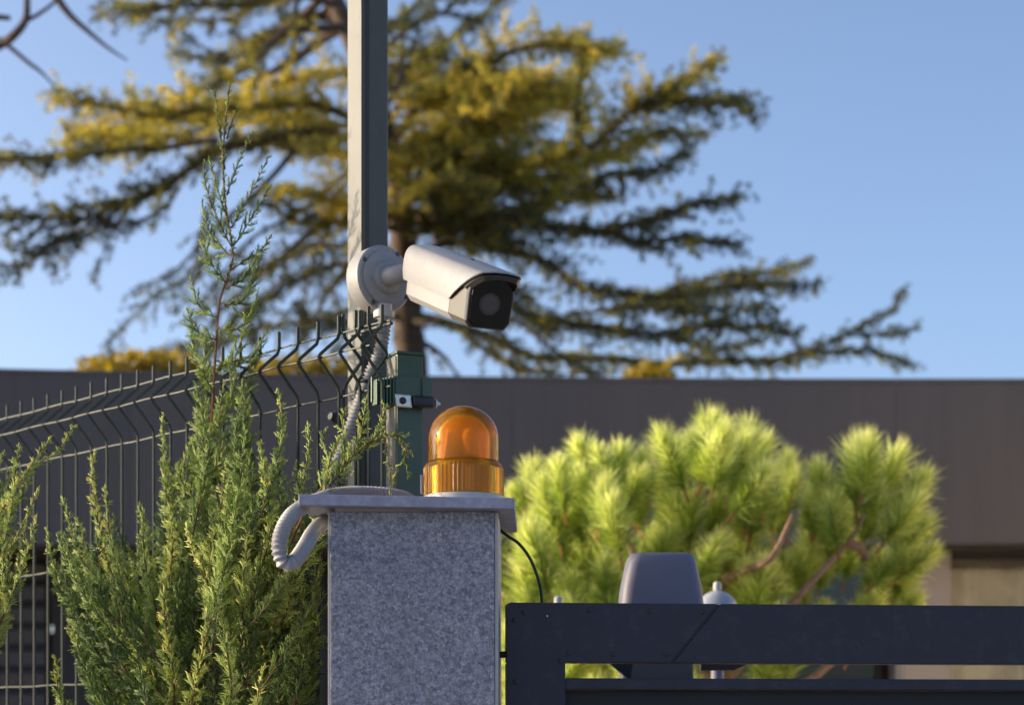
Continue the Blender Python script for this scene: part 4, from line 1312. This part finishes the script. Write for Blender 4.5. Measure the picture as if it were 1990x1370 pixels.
# ---- the shoot that pokes out over the conduit and the post
tw_subs = [(([P(640, 945, 3.62), P(690, 880, 3.60), P(705, 830, 3.60), P(712, 775, 3.60)], .0018), dict(side=.036, tint=.5, tw=.014)),
           (([P(660, 925, 3.62), P(670, 860, 3.62), P(665, 820, 3.62), P(672, 790, 3.62)], .0016), dict(side=.03, tint=.35, tw=.014)),
           (([P(700, 880, 3.60), P(735, 845, 3.59), P(745, 810, 3.58), P(748, 785, 3.58)], .0016), dict(side=.028, tint=.6, tw=.013)),
           (([P(715, 860, 3.60), P(750, 845, 3.58), P(775, 850, 3.57), P(800, 885, 3.57)], .0013), dict(side=.014, tint=.55, tw=.011)),
           (([P(725, 855, 3.59), P(760, 845, 3.57), P(785, 845, 3.56), P(792, 848, 3.56)], .0013), dict(side=.012, tint=.5, tw=.010)),
           (([P(776, 852, 3.57), P(786, 880, 3.57), P(790, 905, 3.57), P(795, 925, 3.57)], .0011), dict(side=.007, tint=.5, tw=.008)),
           (([P(748, 850, 3.58), P(752, 880, 3.58), P(760, 930, 3.58), P(757, 965, 3.57)], .0011), dict(side=.007, tint=.45, tw=.008)),
           (([P(620, 960, 3.64), P(640, 900, 3.66), P(625, 860, 3.66), P(632, 835, 3.66)], .0016), dict(side=.03, tint=.35, tw=.013)),
           (([P(786, 890, 3.57), P(770, 915, 3.57), P(765, 940, 3.57)], .0010), dict(side=.006, tint=.45, tw=.007))]
ex.append((([P(470, 1400, 3.95), P(500, 1260, 3.85), P(545, 1110, 3.76), P(590, 1000, 3.68), P(640, 930, 3.63), P(690, 880, 3.60), P(725, 855, 3.59), P(750, 845, 3.58)], .0062), dict(side=.02, tint=.45, base_bare=.80), tw_subs))
# ---- upright plumes that show one by one
def up(*pts, side=.042, tint=.42, off=.19, tw=.019, r=.0035):
    side *= 1.08; tint += .08  # outer plumes tinted lighter to look sunlit
    P3 = [P(x, y, min(4.35, jd(x)) - off + dz) for x, y, dz in pts]
    ex.append(((P3, r), dict(side=side, tint=tint, tw=tw), []))
up((330, 1250, 0), (335, 1080, -.02), (325, 950, -.03), (318, 870, -.03), (316, 812, -.03), tint=.45)
up((345, 1260, .05), (352, 1100, .05), (355, 980, .05), (358, 890, .05), tint=.48)
up((310, 1250, -.1), (330, 1120, -.2), (336, 1050, -.25), (330, 985, -.25), tint=.6)
up((270, 1280, 0), (215, 1120, 0), (190, 1000, 0), (180, 930, .0), (182, 882, .0), tint=.62, side=.03)
up((300, 1260, -.05), (250, 1130, -.1), (215, 1050, -.1), (205, 950, -.1), tint=.55)
up((280, 1290, -.1), (200, 1160, -.15), (150, 1060, -.15), (122, 968, -.15), tint=.5, side=.034)
up((260, 1300, .05), (160, 1200, .05), (110, 1110, .05), (92, 1030, .05), tint=.3)
up((330, 1300, -.1), (300, 1170, -.2), (280, 1080, -.2), (278, 990, -.2), tint=.42)
up((360, 1250, .08), (300, 1120, .1), (285, 1030, .1), (270, 985, .1), tint=.35)
up((420, 1250, -.15), (400, 1120, -.22), (372, 1060, -.25), (362, 1020, -.25), tint=.6, side=.03)
up((440, 1230, 0), (500, 1050, 0), (540, 900, 0), (548, 820, 0), (542, 760, 0), tint=.35)
up((450, 1240, 0), (520, 1060, -.05), (515, 930, -.06), (505, 860, -.06), tint=.42)
up((470, 1230, 0), (560, 1050, 0), (592, 920, 0), (600, 870, 0), (598, 828, 0), tint=.38, side=.034)
up((430, 1230, .05), (470, 1060, .05), (480, 950, .05), (485, 880, .05), tint=.3)
up((420, 1240, -.05), (410, 1100, -.1), (430, 980, -.12), (440, 900, -.12), tint=.5)
up((490, 1250, -.05), (590, 1100, -.06), (625, 990, -.06), (640, 900, -.05), (660, 850, -.04), tint=.35)
up((500, 1280, 0), (560, 1180, -.05), (560, 1080, -.08), (545, 1010, -.08), tint=.45)
up((480, 1270, -.1), (470, 1150, -.18), (480, 1070, -.2), (478, 1000, -.2), tint=.55)
up((250, 1420, -.1), (190, 1330, -.12), (160, 1280, -.12), (148, 1215, -.12), tint=.58, side=.034)
up((240, 1440, -.1), (150, 1400, -.12), (115, 1350, -.12), (110, 1280, -.12), tint=.3, side=.034)
up((330, 1400, -.2), (290, 1300, -.28), (240, 1220, -.3), (220, 1140, -.3), tint=.5)
up((340, 1400, -.2), (335, 1300, -.3), (320, 1200, -.33), (318, 1120, -.33), tint=.62)
up((360, 1420, -.2), (380, 1330, -.3), (395, 1260, -.32), (402, 1190, -.33), tint=.58)
up((440, 1420, -.2), (450, 1340, -.25), (440, 1260, -.28), (430, 1180, -.28), tint=.38)
up((560, 1420, .0), (585, 1300, .0), (590, 1200, .0), (588, 1120, .0), tint=.3)
up((570, 1420, .05), (610, 1250, .05), (615, 1140, .05), (612, 1050, .05), tint=.25)
up((480, 1440, -.2), (495, 1390, -.28), (503, 1340, -.3), (510, 1300, -.3), tint=.6, side=.02)
# ---- inner mass
inn = []
JTOP = [(80, 1060), (120, 1000), (180, 960), (220, 960), (270, 1020), (310, 900), (340, 870), (380, 800), (400, 720), (470, 740), (510, 880), (550, 850), (600, 880), (640, 940), (650, 990)]
def jtop(x): return float(np.interp(x, [a for a, b in JTOP], [b for a, b in JTOP]))
for i in range(340):
    x = rngj.uniform(95, 632)
    lo = jtop(x) + 20
    hi = 1560
    y = lo + (hi - lo) * rngj.uniform(0, 1) ** 1.1
    # leave the gap at the lower left open
    if x < 90 + (y - 1080) * .30 and y > 1100: continue
    if x > 640 - max(0, (y - 1130)) * .16: continue
    dfar = min(4.35, fence_depth(x)) - .05
    d = rngj.uniform(max(3.68, dfar - .48), dfar)
    L = rngj.uniform(.14, .30)
    lean = (x - 430) / 310 * .55 + rngj.normal(0, .15)
    tip = P(x, y, d)
    dirv = Vector((lean, rngj.normal(-.05, .2), 1.0)).normalized()
    bend = Vector((lean * .5, 0, 0))
    base = tip - dirv * L - bend * .1
    mid = tip - dirv * (L * .45) + Vector((lean * .02, 0, 0))
    inn.append(([base, mid, tip], dict(side=rngj.uniform(.03, .05), tint=float(np.clip(rngj.normal(.16, .12), .0, .6)), tw=.019, step=.008)))  # inner sprays tinted darker, painting the shade inside the bush
# skirt below the frame, so that the plant is whole from other positions
for i in range(110):
    a, r = rngj.uniform(0, 6.28), rngj.uniform(.05, .42)
    z = rngj.uniform(.15, 1.5)
    tip = JF + Vector((math.cos(a) * r, math.sin(a) * r * .55 - .05, z))
    o = Vector((math.cos(a), math.sin(a), 1.6)).normalized()
    inn.append(([tip - o * .28, tip - o * .12, tip], dict(side=.055, tint=.35, tw=.02, step=.016)))
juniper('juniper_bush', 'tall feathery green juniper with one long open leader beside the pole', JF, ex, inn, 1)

# ---- second juniper at the left edge
ex = []
JF2 = P(-60, 0, 4.0); JF2.z = 0
def up2(*pts, side=.034, tint=.5, tw=.015, r=.003, d=4.1):
    ex.append((([P(x, y, d + dz) for x, y, dz in pts], r), dict(side=side, tint=tint, tw=tw), []))
up2((-60, 1200, 0), (-10, 1000, 0), (60, 910, 0), (110, 880, 0), (145, 825, 0), tint=.62, side=.028)
up2((-70, 1200, .05), (-20, 1000, .05), (20, 920, .05), (40, 870, .05), tint=.5, side=.036)
up2((-80, 1200, .05), (-40, 1050, .05), (-10, 950, .05), (5, 880, .05), tint=.45)
up2((-70, 1250, -.05), (-20, 1130, -.05), (30, 1050, -.05), (75, 950, -.05), tint=.64, side=.022)
up2((-60, 1300, -.1), (0, 1180, -.1), (35, 1090, -.1), (50, 1020, -.1), tint=.62, side=.026)
up2((-60, 1300, -.1), (-5, 1190, -.1), (15, 1120, -.1), (25, 1030, -.1), tint=.5, side=.03)
up2((-40, 1320, -.1), (0, 1240, -.1), (18, 1170, -.1), (12, 1110, -.1), tint=.68, side=.026)
up2((-40, 1150, .0), (10, 1010, .0), (45, 960, .0), (70, 900, .0), tint=.55, side=.03)
up2((-50, 1320, -.15), (5, 1200, -.15), (45, 1100, -.15), (70, 1010, -.15), tint=.6, side=.038, tw=.019)
up2((-70, 1280, -.12), (-10, 1120, -.12), (20, 1000, -.12), (30, 900, -.12), tint=.5, side=.042, tw=.019)
up2((-60, 1150, -.1), (0, 1000, -.1), (50, 920, -.1), (95, 855, -.1), tint=.66, side=.034, tw=.018)
up2((-60, 1400, -.15), (-20, 1260, -.15), (0, 1170, -.15), (6, 1090, -.15), tint=.55, side=.036, tw=.019)
up2((-90, 1100, .0), (-40, 960, .0), (-20, 880, .0), (-15, 800, .0), tint=.55, side=.03)
inn = []
for i in range(120):
    a, r = rngj.uniform(0, 6.28), rngj.uniform(0, .30)
    z = rngj.uniform(.2, 2.05)
    tip = JF2 + Vector((math.cos(a) * r - .14, math.sin(a) * r * .6, z))
    o = Vector((math.cos(a), math.sin(a), 1.8)).normalized()
    inn.append(([tip - o * .26, tip - o * .12, tip], dict(side=.045, tint=.42, tw=.017, step=.012)))
st_ = juniper('juniper_bush', 'yellowish juniper entering the frame at the left edge before the fence', JF2, ex, inn, 2)
m = MB(); m.tube(smooth_path([JF2, JF2 + Vector((-.03, 0, 1.0)), JF2 + Vector((-.02, 0, 2.1))], 6), [.02 - .0012 * i for i in range(13)], 7)
m.build('stem', M['bark_juniper'], st_, True)

bpy.context.view_layer.update()
print('objects', len(SC.objects), 'tris', sum(len(o.data.polygons) for o in SC.objects if o.type == 'MESH'))
